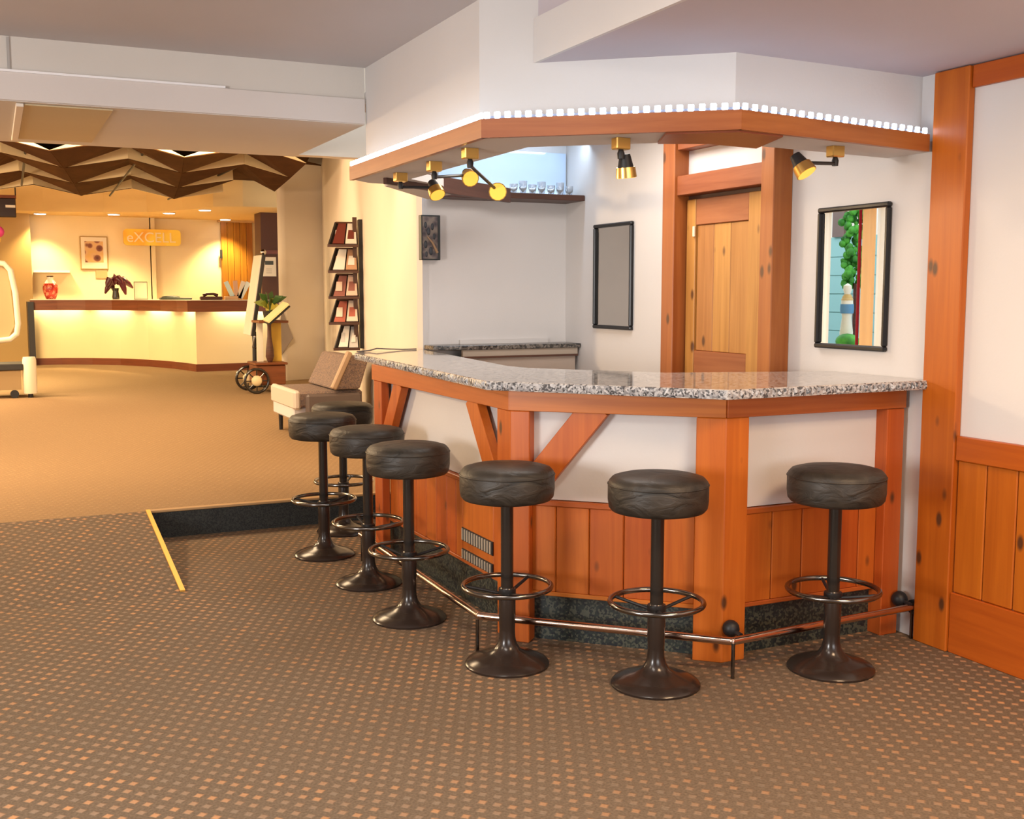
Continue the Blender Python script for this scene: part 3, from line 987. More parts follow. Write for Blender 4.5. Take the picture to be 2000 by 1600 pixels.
for r in range(len(rows)):
    for k in range(len(xs) - 1):
        if xs[k] + 0.22 * r > 3.0:
            continue
        p, q = lo(r, k), lo(r, k + 1)
        peak, dip = (p, q) if p.z > q.z else (q, p)
        lip = peak + Vector((0, -0.03, -0.15))
        fc.add('riser_panel', sheet([peak, dip, lip], [(0, 1, 2)], 0.008), CREAM)
        if r < len(rows) - 1:
            p2, q2 = lo(r + 1, k), lo(r + 1, k + 1)
            pk2, dp2 = (p2, q2) if p2.z > q2.z else (q2, p2)
            fc.add('soffit_panel', sheet([lip, dip, dp2, pk2], [(0, 1, 2), (0, 2, 3)], 0.008), BROWNP)
        else:
            fc.add('soffit_panel', sheet([lip, dip, dip + Vector((0, 1.2, 0.25)), peak + Vector((0, 1.2, 0.1))], [(0, 1, 2), (0, 2, 3)], 0.008), BROWNP)
for (a, b_) in (((0.40, 11.9, 3.10), (0.42, 16.0, 2.86)), ((1.66, 12.0, 3.12), (1.62, 17.2, 2.86)), ((3.0, 14.0, 3.10), (2.55, 18.0, 2.9))):
    fc.add('support_rod', tube([a, b_], 0.014, 6), IRON)
# ceiling panel that fills above the folds
fc.add('backing_panel', sheet([(-3.9, 7.0, 3.32), (2.5, 7.0, 3.32), (4.2, 15.9, 3.34), (5.5, 17.3, 3.34), (5.5, 18.9, 3.34), (-3.9, 18.9, 3.34)], [(0, 1, 2, 3, 4, 5)], 0.01), BROWNP)

# ================================================================== LOBBY: COLUMN
colp = [(3.80, 16.10)]
for k in range(7):
    a = math.radians(215 + k * 11)
    colp.append((3.86 + 0.1 * math.cos(a) + 0.02, 16.14 + 0.1 * math.sin(a)))
colp += [(4.57, 16.32), (4.57, 17.3), (4.16, 17.3)]
one('wall_column', prism(colp, ZU, ZLOB), PAINT_W, 'rounded cream column beside the reception', kind='structure')

# ================================================================== RECEPTION
zt, zb_ = 1.325, 1.145
pl = [(0.62, 21.45), (1.10, 21.40), (1.60, 21.15), (2.05, 20.78), (2.45, 20.20), (2.75, 19.50), (2.93, 18.85), (2.995, 18.515)]
pr = [(2.995, 18.515), (4.40, 18.60)]
desk = Thing('reception_desk', 'curved cream reception desk with mahogany top, lit from under its edge', 'desk', (2.2, 20.2, ZU))


def offset_poly(pts, t):
    P = [Vector(p) for p in pts]
    out = []
    for i in range(len(P)):
        d = (P[min(i + 1, len(P) - 1)] - P[max(i - 1, 0)]).normalized()
        out.append(P[i] + Vector((-d.y, d.x)) * t)
    return out


CREAMP = plaster('cream_desk_paint', (0.80, 0.66, 0.38))
PAINT_R = plaster('yellow_cream_paint', (0.86, 0.73, 0.46))
def offset_poly(pts, t):
    P = [Vector(p) for p in pts]
    out = []
    n = len(P)
    for i in range(n):
        ds = []
        if i > 0:
            ds.append((P[i] - P[i - 1]).normalized())
        if i < n - 1:
            ds.append((P[i + 1] - P[i]).normalized())
        ns = [Vector((-d.y, d.x)) for d in ds]
        nn = sum(ns, Vector((0, 0))).normalized()
        out.append(P[i] + nn * t / max(0.3, nn.dot(ns[0])))
    return out


full = pl + pr[1:]
for pts in (pl, pr):
    desk.add('front_panel', ribbon(pts, 0.08, ZU + 0.12, zb_ + 0.05), CREAMP)
desk.add('base_trim', ribbon(offset_poly(full, -0.02), 0.09, ZU, ZU + 0.12), MAHOG)
desk.add('apron', ribbon(offset_poly(full, -0.19), 0.03, zb_, zt - 0.03), MAHOG)
desk.add('top', ribbon(offset_poly(full, -0.20), 0.70, zt - 0.03, zt), MAHOG)
desk.add('transaction_top', ribbon(offset_poly(full, -0.12), 0.45, zt, zt + 0.012), mat('cream_top', (0.85, 0.76, 0.58), 0.4))
desk.add('end_panel', box(0.56, 0.66, 21.2, 22.0, ZU, zt - 0.03), mat('black_panel', (0.02, 0.018, 0.018), 0.4), label='black end panel')
# strip lights under the apron
P = [Vector(p) for p in offset_poly(pl, -0.09)]
for i0, i1 in ((0, 1.7), (2.1, 3.4), (4.0, 5.0), (5.8, 6.9)):
    def at_(f):
        k = min(int(f), len(P) - 2)
        return P[k].lerp(P[k + 1], f - k)
    a, b_ = at_(i0 + 0.1), at_(i1)
    desk.add('strip_light', beam((a.x, a.y, zb_ + 0.06), (b_.x, b_.y, zb_ + 0.06), 0.04, 0.02), TUBE, label='strip light under the desk edge')
desk.add('strip_light', beam((3.35, 18.43, zb_ + 0.06), (4.2, 18.49, zb_ + 0.06), 0.04, 0.02), TUBE, label='strip light under the desk edge')

# back wall of the reception, soffit with downlights
one('wall_reception', box(0.70, 2.85, 22.6, 22.7, ZU, 3.0, bm=box(2.85, 5.65, 22.75, 22.85, ZU, 3.0, bm=box(2.83, 2.93, 22.6, 22.85, ZU, 3.0))), PAINT_R, 'cream wall behind the reception desk', kind='structure')
ZRS = 2.90
rs = one('ceiling_reception', prism([(-0.2, 21.55), (0.9, 21.6), (1.9, 21.4), (2.6, 21.0), (3.1, 20.2), (3.45, 19.2), (3.9, 18.95), (5.6, 18.9), (5.6, 24.1), (-0.2, 24.1)], ZRS, ZLOB - 0.02), plaster('gold_soffit_paint', (0.78, 0.58, 0.28)),
         'gold toned soffit above the reception desk', kind='structure')
for k, (px, py) in enumerate(((78, 416.5), (222, 418), (330, 415.5), (307, 428), (400, 409.5), (440, 428))):
    p = onz(px, py, ZRS)
    names = ['round downlight above the red vase', 'round downlight left of the yellow sign', 'round downlight above the yellow sign, farther left', 'round downlight just above the yellow sign', 'round downlight nearest the lobby, above the desk corner', 'round downlight above the brown door']
    t = Thing('downlight', names[k], 'ceiling light', (p.x, p.y, ZRS - 0.012), 'downlights over the reception')
    t.add('trim_ring', ring((p.x, p.y, ZRS - 0.006), 0.105, 0.012, 28, 6), WHITE, smooth=True)
    t.add('lens', lathe([(0.098, -0.018), (0.098, -0.004), (0.0, -0.003)], (p.x, p.y, ZRS), 28), DOWN, smooth=True)
    l = bpy.data.lights.new('downlight_beam', 'SPOT')
    l.energy = 400 if k != 0 else 300
    l.color = (1.0, 0.74, 0.34)
    l.spot_size = math.radians(105)
    l.spot_blend = 0.7
    l.shadow_soft_size = 0.08
    lo_ = bpy.data.objects.new('downlight_beam', l)
    COL.objects.link(lo_)
    lo_.parent = t.o
    lo_.location = (0, 0, -0.03)


def wallrect(px0, py0, px1, py1, y):
    a, b_ = ony(px0, py0, y), ony(px1, py1, y)
    return a.x, b_.x, b_.z, a.z


# wall wash lamp on W1 (the bright scallop by the bar)
wl_ = bpy.data.lights.new('wall_washer', 'SPOT')
wl_.energy = 70
wl_.color = (1.0, 0.82, 0.62)
wl_.spot_size = math.radians(62)
wl_.spot_blend = 0.8
wl_.shadow_soft_size = 0.06
wo = bpy.data.objects.new('wall_washer', wl_)
COL.objects.link(wo)
wo.location = (2.10, 7.35, 3.25)
wo.rotation_euler = (Vector((0.62, 0.05, -2.0))).to_track_quat('-Z', 'Y').to_euler()

# framed picture
x0, x1, z0, z1 = wallrect(155, 461, 212, 527, 22.58)
t = Thing('framed_picture', 'framed floral print behind the reception desk', 'picture', (x0, 22.58, z0))
t.add('frame', box(x0, x1, 22.565, 22.598, z0, z1, 0.006), mat('thin_gold_frame', (0.42, 0.27, 0.08), 0.4))
t.add('mat_board', box(x0 + 0.02, x1 - 0.02, 22.56, 22.566, z0 + 0.02, z1 - 0.02), mat('mat_board', (0.82, 0.74, 0.58), 0.7))
art = mat('print_art', (0.7, 0.45, 0.25), 0.6)
_v = N(art, 'ShaderNodeTexVoronoi')
_v.inputs['Scale'].default_value = 7
L(art, coords(art, (1, 1, 1)), _v.inputs['Vector'])
_rr = ramp(art, [(0.0, (0.06, 0.012, 0.012)), (0.38, (0.22, 0.07, 0.04)), (0.5, (0.66, 0.42, 0.22)), (1.0, (0.70, 0.44, 0.12))])
L(art, _v.outputs['Distance'], _rr.inputs[0])
L(art, _rr.outputs[0], art.node_tree.nodes['Principled BSDF'].inputs['Base Color'])
cx, cz = (x0 + x1) / 2, (z0 + z1) / 2 + 0.02
t.add('print', box(cx - 0.165, cx + 0.165, 22.556, 22.5605, cz - 0.20, cz + 0.20), art)
# small plate below it
x0, x1, z0, z1 = wallrect(187, 528, 210, 544, 22.58)
one('wall_plate', box(x0, x1, 22.575, 22.598, z0, z1, 0.004), mat('tan_plate', (0.50, 0.33, 0.16), 0.6), 'small tan plate on the wall below the floral print', 'wall plate')
# yellow sign
x0, x1, z0, z1 = wallrect(240, 447, 353, 481, 22.4)
sg = Thing('wall_sign', 'yellow and orange plastic sign with lettering above the reception', 'sign', (x0, 22.4, z0))
YEL = mat('yellow_sign_plastic', (0.95, 0.52, 0.03), 0.35)
_t = N(YEL, 'ShaderNodeTexNoise')
_t.inputs['Scale'].default_value = 1.6
L(YEL, coords(YEL, (1, 1, 1)), _t.inputs['Vector'])
_rr = ramp(YEL, [(0.36, (0.88, 0.30, 0.010)), (0.58, (0.98, 0.72, 0.06))])
L(YEL, _t.outputs[0], _rr.inputs[0])
L(YEL, _rr.outputs[0], YEL.node_tree.nodes['Principled BSDF'].inputs['Base Color'])
b = bmesh.new()
rad = 0.07
poly = []
for (cx, cz, a0) in ((x1 - rad, z1 - rad, 0), (x0 + rad, z1 - rad, 90), (x0 + rad, z0 + rad, 180), (x1 - rad, z0 + rad, 270)):
    for k in range(5):
        a = math.radians(a0 + k * 22.5)
        poly.append((cx + rad * math.cos(a), cz + rad * math.sin(a)))
fv = [b.verts.new((p[0], 22.36, p[1])) for p in poly]
bv_ = [b.verts.new((p[0], 22.43, p[1])) for p in poly]
b.faces.new(fv)
b.faces.new(bv_[::-1])
for k in range(len(poly)):
    j = (k + 1) % len(poly)
    b.faces.new((fv[k], fv[j], bv_[j], bv_[k]))
sg.add('board', b, YEL)
tb = text_bm('eXCELL', 0.27, 0.008)
bmesh.ops.transform(tb, matrix=Matrix.Translation(((x0 + x1) / 2 - 0.02, 22.352, (z0 + z1) / 2 - 0.01)) @ Matrix.Rotation(PI / 2, 4, 'X'), verts=tb.verts)
sg.add('lettering', tb, mat('pale_lettering', (0.92, 0.78, 0.50), 0.4), label='pale raised letters')
sg.add('bracket', box(x0 + 0.3, x0 + 0.36, 22.43, 22.6, (z0 + z1) / 2 - 0.02, (z0 + z1) / 2 + 0.02), IRON)
# brown door
x0, x1, z0, z1 = wallrect(430, 434, 496, 600, 22.7)
z0 = ZU
dr = Thing('door_2', 'golden brown panelled door behind the reception', None, ((x0 + x1) / 2, 22.7, z0), kind='structure')
GOLDWOOD = wood('golden_door_wood', (0.26, 0.10, 0.012), (0.44, 0.19, 0.022), 'z', knots=False)
w_ = (x1 - x0) / 5
for k in range(5):
    dr.add('plank', box(x0 + k * w_ + 0.003, x0 + (k + 1) * w_ - 0.003, 22.67, 22.72, z0, z1, 0.004), GOLDWOOD)
dr.add('lintel', box(x0 - 0.06, x1 + 0.06, 22.64, 22.72, z1, z1 + 0.06), mat('pale_lintel', (0.6, 0.4, 0.2), 0.5))
dr.add('hinge', box(x0 - 0.03, x0 + 0.02, 22.65, 22.668, z1 - 0.72, z1 - 0.55), IRON)
# dark cabinet with notice
x0, x1, z0, z1 = wallrect(508, 413, 541, 600, 20.2)
z0 = ZU
cb = Thing('tall_cabinet', 'tall dark brown cabinet beside the column', 'cabinet', ((x0 + x1) / 2, 20.3, z0))
cb.add('carcass', box(x0, x1 + 0.3, 20.2, 20.7, z0, z1, 0.005), mat('dark_cabinet_brown', (0.085, 0.030, 0.012), 0.6))
zz = ony(520, 492, 20.2).z
cb.add('rail', box(x0 + 0.005, x1 + 0.29, 20.185, 20.2, zz - 0.04, zz + 0.03), MAHOG)
xa, xb, za, zb2 = wallrect(511, 502, 540, 540, 20.17)
nt = Thing('notice_sheet', 'white notice sheet with a small dark picture on the tall cabinet', 'notice', (xa, 20.17, za))
nt.add('paper', box(xa, xb, 20.178, 20.184, za, zb2), mat('paper', (0.86, 0.80, 0.66), 0.7))
nt.add('printed_picture', box(xa + 0.06, xb - 0.05, 20.174, 20.178, zb2 - 0.14, zb2 - 0.07), mat('print_dark', (0.06, 0.07, 0.06), 0.6))
for k in range(3):
    nt.add('printed_line', box(xa + 0.08, xb - 0.08, 20.175, 20.178, za + 0.06 + k * 0.035, za + 0.068 + k * 0.035), mat('print_grey', (0.45, 0.40, 0.32), 0.6))

# things on the desk
zd = zt + 0.012


def deskp(px, py, y):
    p = ony(px, py, y)
    return p.x, y


x, y = deskp(99, 570, 21.75)
k_ = 1.0
vs = Thing('ceramic_vase', 'red ceramic vase with a white neck on the reception desk', 'vase', (x, y, zd))
RED = granite('red_glaze', (0.30, 0.016, 0.012), (0.38, 0.03, 0.02), (0.50, 0.16, 0.10), 0.2, 26)
vs.add('body', lathe([(0.075, 0.0), (0.085, 0.01), (0.125, 0.12), (0.135, 0.20), (0.125, 0.255), (0.10, 0.285)], (x, y, zd), 28), RED, smooth=True)
vs.add('neck', lathe([(0.10, 0.285), (0.075, 0.33), (0.052, 0.36), (0.050, 0.40)], (x, y, zd), 28), mat('white_glaze', (0.8, 0.74, 0.64), 0.25), smooth=True)
vs.add('lid', lathe([(0.056, 0.40), (0.058, 0.425), (0.03, 0.432), (0.0, 0.433)], (x, y, zd), 28), mat('brown_lid', (0.10, 0.045, 0.02), 0.4), smooth=True)
x, y = deskp(226, 570, 20.9)
pp = Thing('flower_arrangement', 'dark red drooping flower arrangement in a black vase on the desk', 'flowers', (x, y, zd))
pp.add('vase', lathe([(0.06, 0.0), (0.065, 0.04), (0.05, 0.14), (0.06, 0.20)], (x, y, zd), 20), BLACKM, smooth=True)
MAR = mat('maroon_petal', (0.075, 0.004, 0.014), 0.35)
for (dx, dy, dz, ex, ez) in ((-0.02, 0, 0.33, -0.18, 0.10), (-0.05, -0.04, 0.35, -0.16, 0.22), (0.02, 0.02, 0.36, 0.30, 0.20), (0.05, -0.05, 0.34, 0.16, 0.08), (-0.08, 0.05, 0.36, -0.02, 0.14), (0.0, -0.08, 0.37, 0.10, 0.26), (-0.06, 0.0, 0.38, 0.06, 0.30)):
    a = Vector((x, y, zd + 0.18))
    m_ = Vector((x + dx * 1.4, y + dy, zd + dz))
    e_ = Vector((x + ex, y + dy * 2, zd + ez))
    pts = [a.lerp(m_, 0.5), m_, m_.lerp(e_, 0.35) + Vector((0, 0, 0.05)), m_.lerp(e_, 0.75) + Vector((0, 0, 0.03)), e_]
    pp.add('flower_spray', tube(pts, [0.02, 0.05, 0.062, 0.045, 0.015], 10), MAR, smooth=True)
x, y = deskp(275, 570, 20.4)
sh_ = Thing('sign_holder', 'clear upright sign holder on the reception desk', 'sign holder', (x, y, zd))
sh_.add('sheet', box(x - 0.105, x + 0.105, y, y + 0.006, zd + 0.01, zd + 0.30), mat('card_cream', (0.80, 0.70, 0.52), 0.5))
for dx in (-0.112, 0.106):
    sh_.add('side_edge', box(x + dx, x + dx + 0.007, y - 0.004, y + 0.012, zd, zd + 0.305), mat('dark_edge', (0.14, 0.11, 0.07), 0.4))
sh_.add('top_edge', box(x - 0.112, x + 0.113, y - 0.004, y + 0.012, zd + 0.30, zd + 0.31), mat('dark_edge'))
sh_.add('foot', box(x - 0.112, x + 0.113, y - 0.05, y + 0.06, zd, zd + 0.008), mat('dark_edge'))
x, y = deskp(343, 582, 19.7)
tr = Thing('desk_tray', 'low dark green tray on the reception desk', 'tray', (x, y, zd))
tr.add('tray_base', box(x - 0.26, x + 0.26, y - 0.12, y + 0.12, zd, zd + 0.035, 0.012), mat('dark_green_tray', (0.025, 0.03, 0.018), 0.5))
tr.add('tray_contents', ball((x - 0.08, y, zd + 0.04), 0.12, 1.3, 0.7, 0.25), mat('dark_green_tray'), smooth=True)
x, y = deskp(411, 582, 18.75)
bg_ = Thing('desk_telephone', 'dark maroon telephone at the desk corner', 'telephone', (x, y, zd))
bg_.add('body', prism([(x - 0.185, y - 0.1), (x + 0.185, y - 0.1), (x + 0.16, y + 0.1), (x - 0.16, y + 0.1)], zd, zd + 0.055, 0.015), mat('dark_maroon', (0.06, 0.018, 0.014), 0.35))
bg_.add('handset', tube([(x - 0.12, y, zd + 0.07), (x - 0.05, y, zd + 0.095), (x + 0.05, y, zd + 0.095), (x + 0.12, y, zd + 0.07)], [0.03, 0.022, 0.022, 0.03], 10), mat('dark_maroon'), smooth=True)
x, y = deskp(462, 582, 18.95)
bh = Thing('leaflet_holder', 'clear holder with fanned leaflets in front of the brown door', 'leaflet holder', (x, y, zd))
bh.add('block', box(x - 0.20, x + 0.02, y - 0.06, y + 0.06, zd, zd + 0.06, 0.006), mat('peach_block', (0.62, 0.36, 0.18), 0.5))
for dx, tl, cl in ((-0.10, -0.35, (0.55, 0.66, 0.62)), (0.0, -0.05, (0.60, 0.34, 0.2)), (0.07, 0.25, (0.72, 0.60, 0.45)), (0.12, 0.42, (0.70, 0.72, 0.62))):
    bh.add('leaflet', beam((x + dx * 0.5, y, zd + 0.02), (x + dx * 0.5 + math.sin(tl) * 0.36, y, zd + 0.02 + math.cos(tl) * 0.30), 0.075, 0.012, up=(0, 1, 0)), mat('leaflet_%d' % int(dx * 100 + 50), cl, 0.5))
# ledge below the lamp pool on the left of the reception wall
one('wall_ledge', box(0.72, 1.35, 22.45, 22.6, ony(80, 528, 22.45).z - 0.04, ony(80, 528, 22.45).z), WHITE, 'narrow white ledge on the wall behind the red vase', 'ledge')

# left edge of the lobby: brown partition, dark picture, white frame, flowers
one('wall_lobby_partition', box(-1.2, ony(61, 500, 22.3).x, 22.3, 22.4, ZU, 2.9), plaster('tan_partition', (0.42, 0.28, 0.12)), 'tan partition at the far left of the reception', kind='structure')
x0, x1, z0, z1 = wallrect(-60, 385, 32, 425, 20.6)
t = Thing('hanging_display', 'dark hanging display panel at the upper left of the lobby', 'display', (x0, 20.6, z0))
t.add('case', box(x0, x1, 20.55, 20.7, z0, z1, 0.01), mat('black_brown_case', (0.03, 0.014, 0.008), 0.25))
t.add('top_trim', box(x0, x1 + 0.01, 20.53, 20.71, z1, z1 + 0.05), MAHOG)
t.add('light_reflector', box(x1 - 0.16, x1 - 0.01, 20.535, 20.549, z0 + 0.16, z0 + 0.20), WHITE)
for dx in (0.2, 0.7):
    t.add('hanger_rod', tube([(x0 + dx, 20.6, z1 + 0.05), (x0 + dx, 20.6, 3.5)], 0.012, 6), IRON)
# rounded white frame with a tan panel on a low stand
yy = 15.0
fl = Thing('luggage_cart', 'white rounded hoop cart with tan panel at the left edge', 'cart', (-0.1, yy, ZU))
zbot = ony(0, 668, yy).z
hoop = []
xr = ony(34, 600, yy).x
ztop = ony(20, 515, yy).z
for p in [(-0.75, zbot), (-0.1, zbot), (xr - 0.10, zbot + 0.03), (xr - 0.02, zbot + 0.10), (xr, zbot + 0.22), (xr - 0.015, zbot + 0.6), (xr - 0.06, ztop - 0.08), (xr - 0.13, ztop), (-0.1, ztop + 0.03), (-0.75, ztop + 0.03)]:
    hoop.append((p[0], yy, p[1]))
fl.add('hoop', tube(hoop, 0.036, 10), mat('ivory_tube', (0.80, 0.72, 0.56), 0.35), smooth=True)
fl.add('panel', sheet([(-0.75, yy + 0.02, zbot + 0.02), (xr - 0.12, yy + 0.02, zbot + 0.05), (xr - 0.04, yy + 0.02, zbot + 0.2), (xr - 0.08, yy + 0.02, ztop - 0.08), (xr - 0.16, yy + 0.02, ztop), (-0.75, yy + 0.02, ztop)], [(0, 1, 2, 3, 4, 5)], 0.01), mat('tan_panel', (0.46, 0.34, 0.17), 0.6))
fl.add('deck', box(-0.8, xr + 0.03, yy - 0.25, yy + 0.3, ZU + 0.34, ZU + 0.42, 0.01), mat('black_deck', (0.02, 0.018, 0.016), 0.5))
fl.add('skirt', box(-0.78, xr + 0.0, yy - 0.22, yy + 0.28, ZU + 0.10, ZU + 0.338), mat('skirt_tan', (0.36, 0.25, 0.12), 0.7))
fl.add('corner_post', lathe([(0.075, 0.05), (0.08, 0.08), (0.08, 0.46), (0.07, 0.50)], (xr + 0.10, yy - 0.2, ZU), 20), mat('ivory_post', (0.80, 0.72, 0.56), 0.4), smooth=True)
for cxx in (-0.6, xr - 0.08):
    fl.add('caster', tube([(cxx, yy - 0.24, ZU + 0.05), (cxx, yy - 0.20, ZU + 0.05)], 0.05, 14), IRON, smooth=True)
fl.add('stopper', lathe([(0.03, 0.0), (0.03, 0.05)], (xr + 0.10, yy - 0.2, ZU), 12), IRON, smooth=True)
fw = Thing('flower_bouquet', 'bouquet of pink and yellow flowers at the left edge of the lobby', 'flowers', (0.1, yy, ztop + 0.10))
for k in range(13):
    a = k * 2.4
    r_ = 0.04 + 0.012 * k
    px_, pz_ = -0.02 + r_ * math.cos(a) * 1.0, ztop + 0.34 + r_ * math.sin(a) * 0.9
    cl = [('pink_bloom', (0.62, 0.05, 0.22)), ('yellow_bloom', (0.75, 0.55, 0.10)), ('leaf_green', (0.10, 0.26, 0.04)), ('peach_bloom', (0.80, 0.42, 0.28))][k % 4]
    fw.add('leaf' if k % 4 == 2 else 'bloom', ball((px_, yy - 0.03 * (k % 3), pz_), 0.07, seg=10), mat(cl[0], cl[1], 0.6), smooth=True)
fw.add('vase', lathe([(0.05, 0.0), (0.07, 0.05), (0.05, 0.12)], (-0.02, yy, ztop + 0.07), 16), WHITE, smooth=True)

# ================================================================== EASEL, CART, PLANT
ye = 15.1
eb_ = Thing('sign_board', 'tall dark edged sign board on a stand near the reception', 'sign board', (3.28, ye, ZU))
pt, pb = ony(508, 498, ye), ony(488, 655, ye)
eb_.add('board', beam((pt.x, ye, pt.z), (pb.x, ye + 0.02, pb.z), 0.05, 0.62, up=(0.05, 1, 0), bv=0.004), mat('board_black', (0.018, 0.015, 0.014), 0.35))
eb_.add('face', beam((pt.x - 0.034, ye, pt.z - 0.01), (pb.x - 0.034, ye + 0.02, pb.z + 0.01), 0.012, 0.60, up=(0.05, 1, 0)), mat('board_face', (0.80, 0.76, 0.66), 0.4))
eb_.add('top_clip', ball((pt.x, ye - 0.2, pt.z + 0.03), 0.04), CHROME, smooth=True)
lg = ony(497, 712, ye)
eb_.add('leg', tube([(pb.x + 0.06, ye, pb.z + 0.05), (lg.x, ye, ZU)], 0.028, 8), IRON, smooth=True)
eb_.add('lower_ledge', beam((pb.x + 0.10, ye - 0.3, pb.z), (pb.x - 0.0, ye - 0.3, pb.z - 0.01), 0.05, 0.02), CHROME)
eb_.add('hook', tube([(pb.x, ye - 0.3, pb.z), (pb.x - 0.03, ye - 0.3, pb.z - 0.15), (pb.x + 0.02, ye - 0.3, pb.z - 0.16)], 0.012, 8), STEEL, smooth=True)
eb_.add('foot', box(lg.x - 0.16, lg.x + 0.16, ye - 0.03, ye + 0.03, ZU, ZU + 0.02), IRON)

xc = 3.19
ct = Thing('tea_cart', 'dark red wooden cart with large wheels beside the column', 'cart', (xc, 14.3, ZU))
ct.add('box', box(xc - 0.16, xc + 0.22, 14.15, 14.6, ZU + 0.10, ZU + 0.36, 0.012), MAHOG)
ct.add('lip', box(xc - 0.18, xc + 0.24, 14.12, 14.62, ZU + 0.36, ZU + 0.39, 0.006), MAHOG)
for yw in (14.10, 14.64):
    w_ = ct.add('wheel', tube([(xc - 0.17 + 0.15 * math.cos(a), yw, ZU + 0.165 + 0.15 * math.sin(a)) for a in [2 * PI * k / 28 for k in range(28)]], 0.018, 8, True), BLACKM, smooth=True)
    ct.add('hub', ball((xc - 0.17, yw, ZU + 0.165), 0.07, 1, 0.5, 1), mat('cream_hub', (0.78, 0.66, 0.40), 0.4), w_, smooth=True)
    for k in range(4):
        a = PI * k / 4
        ct.add('wheel_spoke', tube([(xc - 0.17 - 0.14 * math.cos(a), yw, ZU + 0.165 - 0.14 * math.sin(a)), (xc - 0.17 + 0.14 * math.cos(a), yw, ZU + 0.165 + 0.14 * math.sin(a))], 0.008, 6), BLACKM, w_)
ct.add('turned_post', lathe([(0.03, 0.39), (0.055, 0.46), (0.05, 0.55), (0.028, 0.72), (0.024, 0.85), (0.03, 0.90)], (xc + 0.05, 14.3, ZU), 18), DARKWOOD, smooth=True)
ct.add('tray', box(xc - 0.12, xc + 0.26, 14.12, 14.58, ZU + 0.90, ZU + 0.93, 0.004), MAHOG)
ct.add('yellow_panel', box(xc + 0.10, xc + 0.24, 14.45, 14.47, ZU + 0.39, ZU + 0.90), mat('yellow_panel', (0.62, 0.40, 0.05), 0.5))
ct.add('white_panel', box(xc - 0.08, xc + 0.0, 14.45, 14.47, ZU + 0.39, ZU + 0.90), mat('pale_panel', (0.85, 0.80, 0.65), 0.5))
pn = Thing('potted_plant', 'leafy yellow green plant on the wooden cart', 'plant', (xc + 0.06, 14.3, ZU + 0.931))
pn.add('pot', lathe([(0.07, 0.0), (0.09, 0.11), (0.095, 0.12), (0.0, 0.115)], (xc + 0.06, 14.3, ZU + 0.931), 18), mat('dark_pot', (0.03, 0.025, 0.02), 0.5), smooth=True)
lg_ = [mat('leaf_dark', (0.035, 0.09, 0.015), 0.5), mat('leaf_yellow', (0.50, 0.42, 0.06), 0.5), mat('leaf_mid', (0.20, 0.24, 0.03), 0.5)]
for k in range(22):
    a = k * 2.399
    rr_ = 0.05 + 0.008 * k
    el = 0.02 + 0.26 * ((k * 7) % 22) / 22
    bx_, by_, bz_ = xc + 0.06, 14.3, ZU + 1.04
    tip = Vector((bx_ + rr_ * math.cos(a) * 1.1, by_ + rr_ * math.sin(a), bz_ + el))
    base_ = Vector((bx_ + 0.02 * math.cos(a), by_ + 0.02 * math.sin(a), bz_ + el * 0.4))
    d = (tip - base_)
    sd = d.cross(Vector((math.cos(a + 1), math.sin(a + 1), 0.3))).normalized() * 0.045
    md = base_.lerp(tip, 0.5) + Vector((0, 0, 0.03))
    pn.add('leaf', sheet([base_, md + sd, tip, md - sd], [(0, 1, 2), (0, 2, 3)], 0.004), lg_[k % 3])
pn.add('stem', tube([(xc + 0.06, 14.3, ZU + 1.03), (xc + 0.07, 14.3, ZU + 1.2)], 0.012, 6), lg_[0])
mn = Thing('menu_card', 'pale slanted menu card with a dark edge on the wooden cart', 'menu', (xc, 14.02, ZU + 1.1))
pa, pc = ony(519, 628, 14.02), ony(559, 592, 14.02)
mn.add('card', beam((pa.x, 14.02, pa.z), (pc.x, 14.02, pc.z), 0.03, 0.20, up=(0, 1, 0.2), bv=0.003), mat('card_yellow', (0.80, 0.72, 0.38), 0.5))
mn.add('edge', beam((pa.x + 0.015, 14.02, pa.z - 0.028), (pc.x + 0.015, 14.02, pc.z - 0.028), 0.018, 0.20, up=(0, 1, 0.2)), IRON)
mn.add('stand', tube([((pa.x + pc.x) / 2, 14.08, (pa.z + pc.z) / 2 - 0.03), ((pa.x + pc.x) / 2, 14.13, ZU + 0.931)], 0.01, 6), IRON)
# grey kite standing in for the cart's shadow on the column
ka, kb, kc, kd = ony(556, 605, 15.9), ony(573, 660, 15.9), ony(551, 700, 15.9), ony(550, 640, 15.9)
kk = Thing('cart_shadow', 'grey kite shape standing in for the cart shadow on the column', 'panel', (kc.x, 15.95, kc.z))
kk.add('shadow_facet', sheet([(ka.x, 16.05, ka.z), (kb.x, 15.92, kb.z), (kd.x, 16.06, kd.z)], [(0, 1, 2)], 0.006), mat('cart_shadow_grey', (0.22, 0.17, 0.14), 0.7))
kk.add('shadow_facet', sheet([(kd.x, 16.06, kd.z), (kb.x, 15.92, kb.z), (kc.x, 16.05, kc.z)], [(0, 1, 2)], 0.006), mat('cart_shadow_grey'))

# ================================================================== BROCHURE RACK ON THE LOBBY WALL
d1 = (Vector(W1B) - Vector(W1A)).normalized()
n1 = Vector((-d1.y, d1.x))          # away from the wall, into the lobby
s0 = 3.83


def rk(s, n, z):
    p = Vector(W1A) + d1 * s + n1 * n
    return (p.x, p.y, z)


